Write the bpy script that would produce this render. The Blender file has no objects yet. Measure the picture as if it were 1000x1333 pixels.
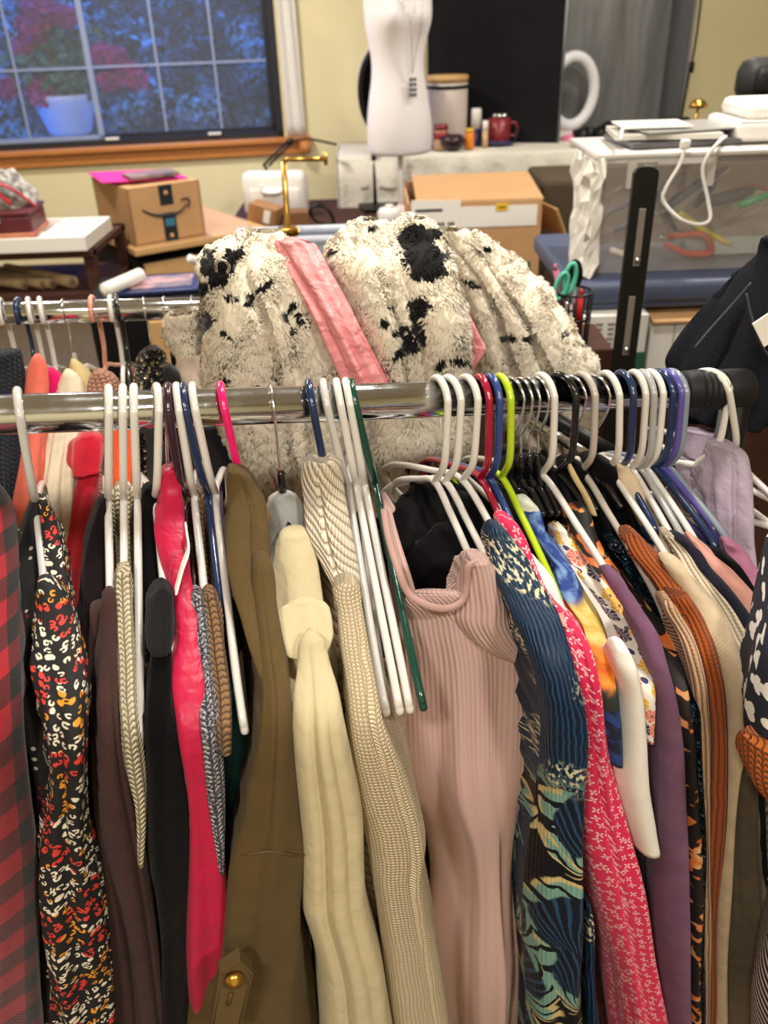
import bpy, math, random
import numpy as np
from mathutils import Vector

C = bpy.context.scene.collection
SC = bpy.context.scene
PI = math.pi
rnd = random.Random(7)

# ---------------------------------------------------------------- camera
F, PITCH, ROLL, CAMH = 1100.0, math.radians(30.4), math.radians(2.0), 1.5
cp, sp, cr_, sr_ = math.cos(PITCH), math.sin(PITCH), math.cos(ROLL), math.sin(ROLL)
CAM = np.array([0, 0, CAMH])
FWD = np.array([0, cp, -sp])
UP0 = np.array([0, sp, cp]); RT0 = np.array([1., 0, 0])
CUP = cr_*UP0 + sr_*RT0
CRT = cr_*RT0 - sr_*UP0
cam_d = bpy.data.cameras.new('camera'); cam = bpy.data.objects.new('camera', cam_d); C.objects.link(cam)
from mathutils import Matrix
cam.matrix_world = Matrix(((CRT[0], CUP[0], -FWD[0], CAM[0]), (CRT[1], CUP[1], -FWD[1], CAM[1]),
                           (CRT[2], CUP[2], -FWD[2], CAM[2]), (0, 0, 0, 1)))
cam_d.sensor_fit = 'HORIZONTAL'; cam_d.sensor_width = 36; cam_d.lens = F/1000*36
cam_d.clip_start = .02; cam_d.clip_end = 100
cam_d.dof.use_dof = True; cam_d.dof.focus_distance = .78; cam_d.dof.aperture_fstop = cam_d.lens/4.2
SC.camera = cam

# ---------------------------------------------------------------- light and exposure
SC.view_settings.view_transform = 'Standard'; SC.view_settings.look = 'None'
SC.view_settings.gamma = 1; SC.view_settings.use_curve_mapping = False
SC.view_settings.exposure = -0.2
SC.cycles.use_denoising = True
SC.cycles.max_bounces = 8; SC.cycles.diffuse_bounces = 4; SC.cycles.transparent_max_bounces = 12
SC.cycles.caustics_reflective = False; SC.cycles.caustics_refractive = False
SC.cycles.sample_clamp_indirect = 6
w = bpy.data.worlds.new('dusk_sky'); SC.world = w; w.use_nodes = True
w.node_tree.nodes['Background'].inputs[0].default_value = (.035, .18, 1.0, 1)
w.node_tree.nodes['Background'].inputs[1].default_value = 4.0
WARM = (1, .94, .85)
def lamp(x, y, z, power, size, col=WARM):
    d = bpy.data.lights.new('ceiling_or_fill_lamp', 'AREA'); d.shape = 'DISK'; d.size = size; d.energy = power; d.color = col
    o = bpy.data.objects.new('ceiling_or_fill_lamp', d); C.objects.link(o); o.location = (x, y, z)
for (x, y, pw) in ((-.45, -.75, 30), (.85, -.65, 30), (.15, 1.15, 22), (-1.1, 2.3, 34), (1.2, 2.3, 38), (-1.0, 3.9, 38), (1.3, 3.7, 22)):  # the one above the rear rail is an added fill, brightening the fur
    lamp(x, y, 2.46, pw, .22)

# ---------------------------------------------------------------- helpers: rays
def ray(px, py):
    return FWD + (px-500)/F*CRT + (666.5-py)/F*CUP
def WY(px, py, Y):
    d = ray(px, py); return CAM + d*(Y/d[1])
def WZ(px, py, Z):
    d = ray(px, py); return CAM + d*((Z-CAMH)/d[2])
def WD(px, py, dep):
    return CAM + ray(px, py)*dep
def proj(P):
    q = np.asarray(P)-CAM; z = q@FWD
    return 500+F*(q@CRT)/z, 666.5-F*(q@CUP)/z, z
RA = WD(0, 540, .72); RB = WD(925, 507, .885)           # centre line of the front rail
RDIR = (RB-RA)/np.linalg.norm(RB-RA)
Vh = np.array([RDIR[1], -RDIR[0], 0]); Vh /= np.linalg.norm(Vh)   # horizontal, off the rail towards the aisle
def PR(px, py, D):
    d = ray(px, py); return CAM + d*(((RA-CAM)@Vh + D)/(d@Vh))
BA = WD(0, 408, 1.25); BB = WD(715, 388, 1.40)          # centre line of the rear rail
BDIR = (BB-BA)/np.linalg.norm(BB-BA)

# ---------------------------------------------------------------- helpers: objects
LOC = {}
def thing(name, label, cat, loc, group=None, kind=None):
    o = bpy.data.objects.new(name, None); C.objects.link(o); o.empty_display_size = .05
    o.location = tuple(loc); LOC[o] = np.array(loc, float)
    tag(o, label, cat, group, kind); return o
def tag(o, label=None, cat=None, group=None, kind=None):
    if label: o['label'] = label
    if cat: o['category'] = cat
    if group: o['group'] = group
    if kind: o['kind'] = kind
    return o
def mesh(name, v, f, mat, parent=None, smooth=True, uv=None):
    v = np.asarray(v, float)
    org = LOC[parent] if parent is not None else v.mean(0)
    me = bpy.data.meshes.new(name)
    me.from_pydata((v-org).tolist(), [], [tuple(map(int, q)) for q in f])
    if uv is not None:
        lay = me.uv_layers.new(name='UVMap'); lay.data.foreach_set('uv', np.asarray(uv, np.float32).ravel())
    me.polygons.foreach_set('use_smooth', [smooth]*len(me.polygons))
    me.materials.append(mat); me.update()
    o = bpy.data.objects.new(name, me); C.objects.link(o)
    if parent is not None: o.parent = parent
    else: o.location = tuple(org)
    LOC[o] = org
    return o
class MB:
    """collects shapes for one mesh"""
    def __init__(s): s.v = []; s.f = []; s.n = 0
    def add(s, v, f):
        s.v.append(np.asarray(v, float)); s.f += [tuple(i+s.n for i in q) for q in f]; s.n += len(v); return s
    def box(s, c, size, rz=0, b=0, rx=0, ry=0):
        hx, hy, hz = [k/2 for k in size]; b = min(b, .45*min(size))
        R = np.array(Matrix.Rotation(rz, 3, 'Z') @ Matrix.Rotation(ry, 3, 'Y') @ Matrix.Rotation(rx, 3, 'X'))
        if b <= 0:
            v = [(x, y, z) for x in (-hx, hx) for y in (-hy, hy) for z in (-hz, hz)]
            f = [(0, 1, 3, 2), (4, 6, 7, 5), (0, 4, 5, 1), (2, 3, 7, 6), (0, 2, 6, 4), (1, 5, 7, 3)]
        else:
            prof = []
            for (cx, cy, a0) in ((hx-b, hy-b, 0), (-hx+b, hy-b, 90), (-hx+b, -hy+b, 180), (hx-b, -hy+b, 270)):
                for k in (0, 45, 90):
                    a = math.radians(a0+k); prof.append((cx, cy, math.cos(a), math.sin(a)))
            v = []
            for (z, e) in ((-hz, -.0), (-hz+b*.3, .7), (-hz+b, 1), (hz-b, 1), (hz-b*.3, .7), (hz, 0)):
                for (cx, cy, ca, sa) in prof: v.append((cx+b*e*ca, cy+b*e*sa, z))
            n = 12; f = [tuple(range(n-1, -1, -1)), tuple(range(5*n, 6*n))]
            for k in range(5):
                for j in range(n): f.append((k*n+j, k*n+(j+1) % n, (k+1)*n+(j+1) % n, (k+1)*n+j))
        return s.add(np.array(v)@R.T+np.array(c), f)
    def tube(s, pts, r, n=10, closed=False, flat=1.0, up=None):
        P = np.asarray(pts, float); m = len(P)
        rr = np.full(m, r) if np.isscalar(r) else np.asarray(r)
        T = np.roll(P, -1, 0)-np.roll(P, 1, 0) if closed else np.gradient(P, axis=0)
        T /= np.linalg.norm(T, axis=1)[:, None]+1e-12
        u = np.array(up if up is not None else (0, 0, 1.)) 
        if abs(u@T[0]) > .95: u = np.array([1., .1, 0])
        v = []
        for i in range(m):
            u = u-(u@T[i])*T[i]; u /= np.linalg.norm(u); b = np.cross(T[i], u)
            for k in range(n):
                a = 2*PI*k/n; v.append(P[i]+rr[i]*(math.cos(a)*u*flat+math.sin(a)*b))
        f = []
        for i in range(m if closed else m-1):
            for k in range(n):
                i2 = (i+1) % m; f.append((i*n+k, i*n+(k+1) % n, i2*n+(k+1) % n, i2*n+k))
        if not closed:
            f.append(tuple(range(n-1, -1, -1))); f.append(tuple((m-1)*n+k for k in range(n)))
        return s.add(v, f)
    def lathe(s, prof, c=(0, 0, 0), n=28, sx=1, sy=1, ax=None):
        v = []; m = len(prof)
        for (r, z) in prof:
            for k in range(n):
                a = 2*PI*k/n; v.append((r*math.cos(a)*sx, r*math.sin(a)*sy, z))
        v = np.array(v)
        if ax is not None:
            q = Vector((0, 0, 1)).rotation_difference(Vector(ax)); v = v@np.array(q.to_matrix()).T
        f = [(i*n+k, i*n+(k+1) % n, (i+1)*n+(k+1) % n, (i+1)*n+k) for i in range(m-1) for k in range(n)]
        f += [tuple(range(n-1, -1, -1)), tuple((m-1)*n+k for k in range(n))]
        return s.add(v+np.array(c), f)
    def prism(s, pts, ext):
        """flat outline (3D points) given thickness along ext"""
        P = np.asarray(pts, float); n = len(P); E = np.asarray(ext, float)
        f = [tuple(range(n)), tuple(range(2*n-1, n-1, -1))]+[(i, n+i, n+(i+1) % n, (i+1) % n) for i in range(n)]
        return s.add(np.vstack([P, P+E]), f)
    def out(s, name, mat, parent=None, smooth=True):
        return mesh(name, np.vstack(s.v), s.f, mat, parent, smooth)
def flatbox(name, c, size, mat, parent=None, rz=0, b=0, **k):
    return MB().box(c, size, rz, b, **k).out(name, mat, parent, smooth=False)
def curve(pts, k=8, closed=False):
    P = np.asarray(pts, float); n = len(P); o = []
    for i in range(n if closed else n-1):
        g = (lambda j: P[j % n]) if closed else (lambda j: P[min(max(j, 0), n-1)])
        p0, p1, p2, p3 = g(i-1), g(i), g(i+1), g(i+2)
        for t in np.linspace(0, 1, k, endpoint=False):
            o.append(.5*(2*p1+(p2-p0)*t+(2*p0-5*p1+4*p2-p3)*t*t+(3*p1-p0-3*p2+p3)*t**3))
    if not closed: o.append(P[-1])
    return np.array(o)

# ---------------------------------------------------------------- helpers: materials
NT = None
class V:
    def __init__(s, o): s.o = o
    def __add__(a, b): return M('ADD', a, b)
    def __radd__(a, b): return M('ADD', b, a)
    def __sub__(a, b): return M('SUBTRACT', a, b)
    def __rsub__(a, b): return M('SUBTRACT', b, a)
    def __mul__(a, b): return M('MULTIPLY', a, b)
    def __rmul__(a, b): return M('MULTIPLY', b, a)
    def __truediv__(a, b): return M('DIVIDE', a, b)
    def __lt__(a, b): return M('LESS_THAN', a, b)
    def __gt__(a, b): return M('GREATER_THAN', a, b)
def put(sock, x):
    if isinstance(x, V): NT.links.new(x.o, sock)
    elif isinstance(x, (tuple, list)):
        sock.default_value = tuple(x)+((1,) if len(x) == 3 and len(sock.default_value) == 4 else ())
    else: sock.default_value = x
def M(op, a, b=None, c=None):
    n = NT.nodes.new('ShaderNodeMath'); n.operation = op
    for i, x in enumerate((a, b, c)):
        if x is not None: put(n.inputs[i], x)
    return V(n.outputs[0])
def sin(x): return M('SINE', x)
def frac(x): return M('FRACT', x)
def vabs(x): return M('ABSOLUTE', x)
def vmax(a, b): return M('MAXIMUM', a, b)
def vmin(a, b): return M('MINIMUM', a, b)
def step(x, a, b):
    n = NT.nodes.new('ShaderNodeMapRange'); n.interpolation_type = 'SMOOTHSTEP'; put(n.inputs[0], x)
    n.inputs[1].default_value = a; n.inputs[2].default_value = b; n.inputs[3].default_value = 0; n.inputs[4].default_value = 1
    return V(n.outputs[0])
def UV():
    n = NT.nodes.new('ShaderNodeUVMap'); n.uv_map = 'UVMap'; return V(n.outputs[0])
def OBJ():
    n = NT.nodes.new('ShaderNodeTexCoord'); return V(n.outputs['Object'])
def sep(v):
    n = NT.nodes.new('ShaderNodeSeparateXYZ'); put(n.inputs[0], v); return [V(k) for k in n.outputs]
def comb(x, y, z=0.):
    n = NT.nodes.new('ShaderNodeCombineXYZ')
    for i, k in enumerate((x, y, z)): put(n.inputs[i], k)
    return V(n.outputs[0])
def noise(v, sc, det=2., rough=.5, col=False):
    n = NT.nodes.new('ShaderNodeTexNoise'); put(n.inputs['Vector'], v); put(n.inputs['Scale'], sc)
    n.inputs['Detail'].default_value = det; n.inputs['Roughness'].default_value = rough
    return V(n.outputs['Color' if col else 'Fac'])
def voro(v, sc, feat='F1', rand=1.0):
    n = NT.nodes.new('ShaderNodeTexVoronoi'); n.voronoi_dimensions = '2D'; n.feature = feat
    put(n.inputs['Vector'], v); n.inputs['Scale'].default_value = sc; n.inputs['Randomness'].default_value = rand
    if feat != 'F1': return V(n.outputs['Distance'])
    # distance, random colour, local offset from the cell centre (in cell units)
    s = NT.nodes.new('ShaderNodeVectorMath'); s.operation = 'SUBTRACT'
    put(s.inputs[0], v); NT.links.new(n.outputs['Position'], s.inputs[1])
    q = NT.nodes.new('ShaderNodeVectorMath'); q.operation = 'SCALE'; NT.links.new(s.outputs[0], q.inputs[0]); q.inputs[3].default_value = sc
    return V(n.outputs['Distance']), V(n.outputs['Color']), V(q.outputs[0])
def mix(a, b, f):
    n = NT.nodes.new('ShaderNodeMix'); n.data_type = 'RGBA'; put(n.inputs[0], f)
    for s, x in ((n.inputs[6], a), (n.inputs[7], b)): put(s, x)
    return V(n.outputs[2])
def vadd(a, b, k=1.0):
    s = NT.nodes.new('ShaderNodeVectorMath'); s.operation = 'SCALE'; put(s.inputs[0], b); s.inputs[3].default_value = k
    n = NT.nodes.new('ShaderNodeVectorMath'); put(n.inputs[0], a); NT.links.new(s.outputs[0], n.inputs[1]); return V(n.outputs[0])
MATS = {}
def mk(name, fn):
    global NT
    m = bpy.data.materials.new(name); m.use_nodes = True; NT = m.node_tree
    bs = NT.nodes['Principled BSDF']; d = fn()
    keys = dict(col='Base Color', rough='Roughness', metal='Metallic', spec='Specular IOR Level', sheen='Sheen Weight', coat='Coat Weight',
                trans='Transmission Weight', ior='IOR', alpha='Alpha', emit='Emission Color', estr='Emission Strength', aniso='Anisotropic',
                sss='Subsurface Weight', sheenr='Sheen Roughness')
    for k, x in d.items():
        if k in keys: put(bs.inputs[keys[k]], x)
    if 'bump' in d:
        b = NT.nodes.new('ShaderNodeBump'); put(b.inputs['Height'], d['bump']); b.inputs['Strength'].default_value = d.get('bs', 1.)
        b.inputs['Distance'].default_value = d.get('bd', .001); NT.links.new(b.outputs[0], bs.inputs['Normal'])
    MATS[name] = m; return m
def lin(r, g, b):
    f = lambda c: (c/255/12.92 if c/255 <= .04045 else ((c/255+.055)/1.055)**2.4)
    return (f(r), f(g), f(b))
def plain(name, rgb, rough=.5, **k):
    return mk(name, lambda: dict(col=lin(*rgb), rough=rough, **k))
def grainy(name, rgb, rgb2, sc=30, rough=.7, bd=.001, **k):
    def f():
        n = noise(OBJ(), sc, 4.)
        return dict(col=mix(lin(*rgb), lin(*rgb2), step(n, .35, .65)), rough=rough, bump=n, bd=bd, **k)
    return mk(name, f)
def cloth(name, rgb, rough=.85, weave=900, bd=.0004, sheen=.06, var=.12, **k):
    k.setdefault('spec', .2)
    c = lin(*rgb); c2 = tuple(x*(1-var*1.6) for x in c)
    def f():
        uv = UV(); x, y, _ = sep(uv)
        wv = sin(x*weave*6.28/3)*sin(y*weave*6.28/3); n = noise(uv, 40., 3.)
        return dict(col=mix(c2, c, step(n, .3, .7)), rough=rough, sheen=sheen, bump=wv*.35+noise(uv, 25., 4.)*4, bd=bd, **k)
    return mk(name, f)
def knit(name, rgb, lu=.006, lv=.004, rgb2=None, marl=0, bd=.0025, rough=.9, rib=False, slant=.5):
    c = lin(*rgb); c2 = lin(*(rgb2 or tuple(int(k*.62) for k in rgb)))
    def f():
        uv = UV(); uvw = vadd(uv, noise(uv, 30., 2., col=True), .004); x, y, _ = sep(uvw)
        a = vabs(frac(x*(1/lu))-.5)*2                       # 0 at the column's middle
        if rib: h = M('POWER', 1-a, .7)+sin(y*(6.28/lv))*.06
        else:
            s = frac(y*(1/lv)+a*slant); h = M('POWER', vmax(1-vabs(s-.5)*2, .001), .6)*(1-M('POWER', vmax(a, .001), 4.))
        col = mix(c2, c, step(h, 0, .8))
        if marl:
            col = mix(col, c2, step(noise(comb(x*1, y*1), marl, 1.), .5, .56))
        return dict(col=col, rough=rough, sheen=.1, spec=.2, bump=h, bd=bd)
    return mk(name, f)

# ---- general materials
chrome = mk('chrome', lambda: dict(col=(.70, .72, .76), metal=1., rough=step(noise(OBJ(), 60., 4.), .3, .9)*.12+.09, bump=noise(OBJ(), 350., 2.), bd=.00006))
wire_m = mk('hook_wire', lambda: dict(col=(.75, .74, .73), metal=1., rough=.18))
black_plastic = plain('black_plastic', (13, 12, 13), .42, spec=.3)
black_matte = plain('black_matte', (14, 13, 14), .8, spec=.2)
rubber = plain('black_rubber', (22, 21, 22), .55, spec=.3)
wall_paint = mk('wall_paint', lambda: dict(col=mix(lin(240, 230, 190), lin(236, 225, 184), noise(OBJ(), 3., 2.)), rough=.9, bump=noise(OBJ(), 140., 3.), bd=.0015))
ceil_m = plain('ceiling_paint', (238, 234, 224), .95)
floor_m = grainy('carpet', (120, 105, 90), (96, 84, 72), 60, .95, .004)
wood_o = mk('orange_oak', lambda: (lambda o: (lambda x, y, z: dict(col=mix(lin(176, 106, 48), lin(214, 146, 82), noise(comb(x*2, y*30, z*30), 6., 4.)), rough=.4, bump=noise(comb(x*2, y*30, z*30), 6., 4.), bd=.0006))(*sep(o)))(OBJ()))
wood_t = mk('tan_wood', lambda: (lambda o: (lambda x, y, z: dict(col=mix(lin(196, 152, 98), lin(214, 174, 120), noise(comb(x*3, y*30, z*3), 6., 4.)), rough=.45))(*sep(o)))(OBJ()))
wood_d = mk('dark_wood', lambda: (lambda o: (lambda x, y, z: dict(col=mix(lin(58, 36, 30), lin(84, 52, 42), noise(comb(x*3, y*30, z*20), 5., 4.)), rough=.75, spec=.2))(*sep(o)))(OBJ()))
card = mk('cardboard', lambda: (lambda o: dict(col=mix(lin(186, 142, 96), lin(200, 158, 112), noise(o, 14., 4.)), rough=.85, bump=noise(o, 60., 3.), bd=.0008))(OBJ()))
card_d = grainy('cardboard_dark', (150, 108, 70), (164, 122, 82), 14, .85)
white_p = plain('white_plastic', (238, 235, 230), .35)
white_m = plain('white_matte', (232, 228, 222), .8)
cream_p = plain('cream_plastic', (222, 216, 206), .4)
gold = plain('brass', (205, 160, 80), .25, metal=1.)
paper = plain('white_paper', (238, 234, 226), .85)
def glassy(name, rgb, alpha, rough=.2):
    return mk(name, lambda: dict(col=lin(*rgb), rough=rough, alpha=alpha))

# ================================================================ the room
PSI = math.radians(8); WT = np.array([math.cos(PSI), math.sin(PSI), 0]); WN = np.array([math.sin(PSI), -math.cos(PSI), 0])  # WN points into the room
W0 = np.array([0, 5.2, 0])
def WW(px, py, off=0.):
    d = ray(px, py); P = CAM + d*(((W0+WN*off-CAM)@WN)/(d@WN)); return P
def wu(P): return (P-W0)@WT
def wp(u, z, off=0.): return W0+WT*u+WN*off+np.array([0, 0, z])
u1 = wu(WW(364, 100)); zs = WW(200, 188)[2]; u0 = u1-1.75; zt = zs+1.15
UL, UR, TH = -3.4, 3.4, .16
def wbox(name, ua, ub, za, zb, oa, ob, mat, parent=None, b=0, kind=None):
    o = flatbox(name, wp((ua+ub)/2, (za+zb)/2, (oa+ob)/2), (abs(ub-ua), abs(ob-oa), abs(zb-za)), mat, parent, PSI, b)
    if kind: o['kind'] = kind
    return o
mb = MB()
for (ua, ub, za, zb) in ((UL, u0, 0, 2.5), (u1, UR, 0, 2.5), (u0, u1, 0, zs-.02), (u0, u1, zt, 2.5)):
    mb.box(wp((ua+ub)/2, (za+zb)/2, -TH/2), (ub-ua, TH, zb-za), PSI)
mb.out('wall_back', wall_paint, smooth=False)['kind'] = 'structure'
for nm, u in (('wall_left', UL), ('wall_right', UR)):
    o = flatbox(nm, wp(u, 1.25, 3.6), (TH, 7.6, 2.5), wall_paint, None, PSI); o['kind'] = 'structure'
o = flatbox('wall_front', wp(0, 1.25, 7.3), (6.8, TH, 2.5), wall_paint, None, PSI); o['kind'] = 'structure'
o = flatbox('floor', wp(0, -.05, 3.6), (7, 7.8, .1), floor_m, None, PSI); o['kind'] = 'structure'
o = flatbox('ceiling', wp(0, 2.55, 3.6), (7, 7.8, .1), ceil_m, None, PSI); o['kind'] = 'structure'
wbox('baseboard_back', UL+.1, UR-.1, 0, .09, 0, .015, wood_o, kind='structure')
# ---- window
winm = plain('window_frame_dark', (34, 36, 44), .5); winb = plain('window_vinyl', (146, 160, 196), .45)
glassm = mk('window_glass', lambda: dict(col=(.75, .85, 1), rough=.03, alpha=.06, spec=.5))
win = thing('window_1', 'sliding window', None, wp(u0, zs), kind='structure')
fw = .045
wbox('frame', u0, u1, zs, zs+fw*.8, -.06, .0, winm, win); wbox('frame', u0, u1, zt-fw, zt, -.06, .0, winm, win)
wbox('frame', u1-fw*.8, u1, zs, zt, -.06, .0, winm, win); wbox('frame', u0, u0+fw, zs, zt, -.06, .0, winm, win)
um = wu(WW(122, 120))
for (nm, a, b, o1, bars) in (('sash', u0+fw, um+.012, -.035, [WW(20, 100)]), ('sash', um-.018, u1-fw*.8, -.06, [WW(206, 100), WW(281, 100)])):
    zl, zh = zs+fw*.8, zt-fw; s = .022
    mb = MB()
    for (ua, ub, za, zb) in ((a, b, zl, zl+s), (a, b, zh-s, zh), (a, a+s, zl, zh), (b-s*1.3, b, zl, zh)):
        mb.box(wp((ua+ub)/2, (za+zb)/2, o1), (ub-ua, .022, zb-za), PSI)
    sash = mb.out(nm, winb if o1 > -.05 else winm, win, smooth=False)
    wbox('pane', a+s, b-s, zl+s, zh-s, o1-.003, o1+.001, glassm, sash)
    us = [wu(p) for p in bars]
    if o1 > -.05: us += [us[0]-.27, us[0]-.54]
    for u in us:
        if a < u < b: wbox('muntin', u-.006, u+.006, zl, zh, o1+.002, o1+.010, winb, sash)
    for z in (WW(150, 87)[2], WW(150, 87)[2]+.36, WW(150, 87)[2]+.72):
        if z < zh: wbox('muntin', a, b, z-.006, z+.006, o1+.003, o1+.009, winb, sash)
for px in (146, 280): q = WW(px, 178); u = wu(q); wbox('latch', u-.035, u+.035, zs+.034, zs+.046, -.01, .012, white_p, win)
ue = wu(WW(402, 190))
sill = wbox('trim_1', u0-.1, ue, zs-.085, zs-.002, -.02, .03, wood_o, b=.008, kind='structure')
sill2 = wbox('trim_2', u0-.1, ue+.015, zs-.022, zs+.006, -.10, .06, wood_o, b=.006, kind='structure')
# ---- white curtain at the right jamb
cu = wu(WW(366, 60)); pts = []
mbv = []; nu, nz = 26, 22
for i in range(nz+1):
    z = zs+.01+(zt+.2-zs)*i/nz
    for j in range(nu+1):
        t = j/nu; pts.append(wp(cu-.005+t*(.100-.02*(i/nz)), z, .04+.007*math.sin(t*11+i*.1)))
fc = [(i*(nu+1)+j, i*(nu+1)+j+1, (i+1)*(nu+1)+j+1, (i+1)*(nu+1)+j) for i in range(nz) for j in range(nu)]
cur = mesh('curtain', pts, fc, mk('white_curtain', lambda: dict(col=lin(232, 230, 226), rough=.9)))
md = cur.modifiers.new('thick', 'SOLIDIFY'); md.thickness = .003
tag(cur, 'white curtain hanging at the right side of the window', 'curtain')
# ---- outdoors: hedge, planter, ground
gr = flatbox('ground', (-1, 11, -.1), (30, 11, .1), grainy('lawn', (90, 100, 70), (70, 84, 52), 5), None); gr['kind'] = 'structure'
leafm = mk('hedge_leaves', lambda: (lambda o: dict(col=mix(lin(46, 60, 50), lin(170, 190, 170), step(noise(o, 3.5, 4.), .42, .68)), rough=.55))(OBJ()))
def leaves(name, centre, rad, n, size, mat, parent=None, seed=1, squash=(1, 1, 1), shell=.6):
    R = np.random.default_rng(seed)
    d = R.normal(size=(n, 3)); d /= np.linalg.norm(d, axis=1)[:, None]
    P = d*(shell+(1-shell)*R.random((n, 1)))*rad*np.array(squash)+np.array(centre)
    a = R.normal(size=(n, 3)); a /= np.linalg.norm(a, axis=1)[:, None]; b = np.cross(a, d+.3*R.normal(size=(n, 3))); b /= np.linalg.norm(b, axis=1)[:, None]+1e-9
    s = size*(.6+.8*R.random((n, 1)))
    v = np.stack([P-a*s, P-b*s*.5+d*s*.2, P+a*s, P+b*s*.5+d*s*.2], 1).reshape(-1, 3)
    f = [(4*i, 4*i+1, 4*i+2, 4*i+3) for i in range(n)]
    return mesh(name, v, f, mat, parent, False)
hd = thing('hedge', 'tall dense hedge outside the window behind the hanging planter', 'hedge', (-1.6, 8.8, 0)); hv = []
for i, (px, py, Y, r) in enumerate(((-60, 10, 8.6, 1.2), (120, -60, 9.0, 1.3), (270, 20, 8.8, 1.25), (420, -30, 9.2, 1.4), (60, 140, 8.0, .9), (210, 150, 8.2, .9), (340, 150, 8.3, .85))):
    c = WY(px, py, Y); hv.append((c, r))
    if i < 4: MB().tube([(c[0], c[1], -.02), (c[0]+.03, c[1], c[2]*.6), tuple(c)], [.05, .035, .02], 8).out('trunk', wood_d, hd)
hp_ = []
for i, (c, r) in enumerate(hv):
    o = leaves('foliage', c, r, 6500, .042, leafm, None, seed=i+3, squash=(1, .6, 1), shell=.55); hp_.append((o, LOC[o]))
hvv = np.vstack([np.array([v.co for v in o.data.vertices])+l for o, l in hp_])
for o, l in hp_: bpy.data.objects.remove(o)
mesh('foliage', hvv, [(4*i, 4*i+1, 4*i+2, 4*i+3) for i in range(len(hvv)//4)], leafm, hd, False)['kind'] = 'stuff'
fence_m = grainy('weathered_fence', (120, 116, 112), (96, 92, 90), 6)
fb = thing('fence', 'plain grey board fence behind the hedge outside the window', 'fence', (-1, 10.6, 0))
for k in range(44): flatbox('board', (-7+k*.2, 10.6+.01*(k % 2), 1.1), (.19, .03, 2.3), fence_m, fb)
pot_m = plain('planter_white', (226, 228, 236), .5)
pc = WY(88, 150, 6.1); pt = thing('hanging_planter', 'white hanging planter full of magenta flowers outside the window', 'planter', pc)
ps = 6.1*1.0/F
MB().lathe([(0, -.11), (.12, -.11), (.135, -.10), (.19, .08), (.205, .10), (.205, .125), (.18, .125), (.17, .10), (0, .09)], pc, 28).out('pot', pot_m, pt)
leaves('leaves', pc+[.02, 0, .30], .33, 1500, .04, mk('planter_leaves', lambda: dict(col=lin(92, 118, 70), rough=.6)), pt, 21, (1.1, .8, .8), .2)
flm = mk('magenta_petals', lambda: dict(col=mix(lin(150, 14, 84), lin(190, 44, 118), noise(OBJ(), 40., 2.)), rough=.6))
for i, (px, py, r) in enumerate(((50, 12, .12), (42, 38, .10), (85, 22, .07), (52, 120, .10), (30, 62, .06), (172, 100, .09), (150, 78, .08), (135, 72, .07), (8, 116, .06), (140, 105, .05))):
    leaves('flower_head', WY(px, py, 5.95), r, 320, .03, flm, pt, 40+i, (1, .8, .9), .5)
for a in (-.17, .17): MB().tube([pc+[a, 0, .12], pc+[a*.2, 0, .95], pc+[0, 0, 1.1]], .004, 6).out('wire', wire_m, pt)
MB().tube([pc+[0, 0, 1.1], pc+[0, -.3, 1.12], pc+[0, -.62, 1.1]], .012, 8).out('bracket', winm, pt)

# ================================================================ left background
def S(Y, px=500, py=300): return float((WY(px, py, Y)-CAM)@FWD)/F     # metres per pixel there
# desk pedestal under the parcel
P0 = WY(178, 321, 3.45); dz = P0[2]
axR = np.array([math.cos(.6), math.sin(.6), 0]); axL = np.array([-math.sin(.6), math.cos(.6), 0])
cab = thing('filing_cabinet', 'tan wooden filing cabinet under the cardboard parcel, black at its left', 'cabinet', (P0[0], P0[1], 0))
def obox(name, base, da, db, h, mat, parent, a0=0., b0=0., z0=0., b=0.004):
    c = base+axR*(a0+da/2)+axL*(b0+db/2)+np.array([0, 0, z0+h/2]); return flatbox(name, c, (da, db, h), mat, parent, .6, b)
base = np.array([P0[0], P0[1], 0])
obox('top', base, .60, .66, .028, wood_t, cab, -.03, -.05, dz-.028, .005)
obox('body', base, .52, .58, dz-.09, black_matte, cab, 0, -.0, .03)
for k in range(2): 
    d = obox('drawer', base, .50, .02, (dz-.12)/2-.01, wood_t, cab, .01, -.022, .05+k*(dz-.1)/2)
    obox('handle', base, .12, .02, .015, chrome, d, .20, -.045, .05+k*(dz-.1)/2+.22)
bx = thing('parcel_box', 'cardboard parcel box with a dark tape strip and a smile arrow, pink papers on top', 'box', P0)
H = .215
obox('side_panel', P0, .30, .012, H, card, bx, 0, 0, 0, .002); obox('side_panel', P0, .30, .012, H, card, bx, 0, .40, 0, .002)
obox('end_panel', P0, .012, .41, H, card, bx, 0, 0, 0, .002); obox('end_panel', P0, .012, .41, H, card, bx, .29, 0, 0, .002)
obox('base_panel', P0, .30, .41, .01, card, bx, 0, 0, 0, .002)
obox('top_flap', P0, .30, .206, .006, card, bx, 0, 0, H-.004, .001); obox('top_flap', P0, .30, .206, .006, card, bx, 0, .206, H-.004, .001)
tape_m = plain('dark_parcel_tape', (38, 42, 48), .35); tape_b = plain('blue_tape_logo', (60, 120, 150), .4)
obox('tape', P0, .055, .003, .075, tape_m, bx, .125, -.003, H-.075, .0006); obox('tape', P0, .055, .003, .11, tape_m, bx, .125, -.003, .0, .0006)
obox('tape_label', P0, .040, .002, .030, tape_b, bx, .133, -.005, .058, .0005)
def onface(a, z, o=-.004): return P0+axR*a+axL*o+np.array([0, 0, z])
sm = curve([onface(.045, .135), onface(.09, .11), (onface(.15, .100)), onface(.20, .107), onface(.235, .135)], 5)
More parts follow.
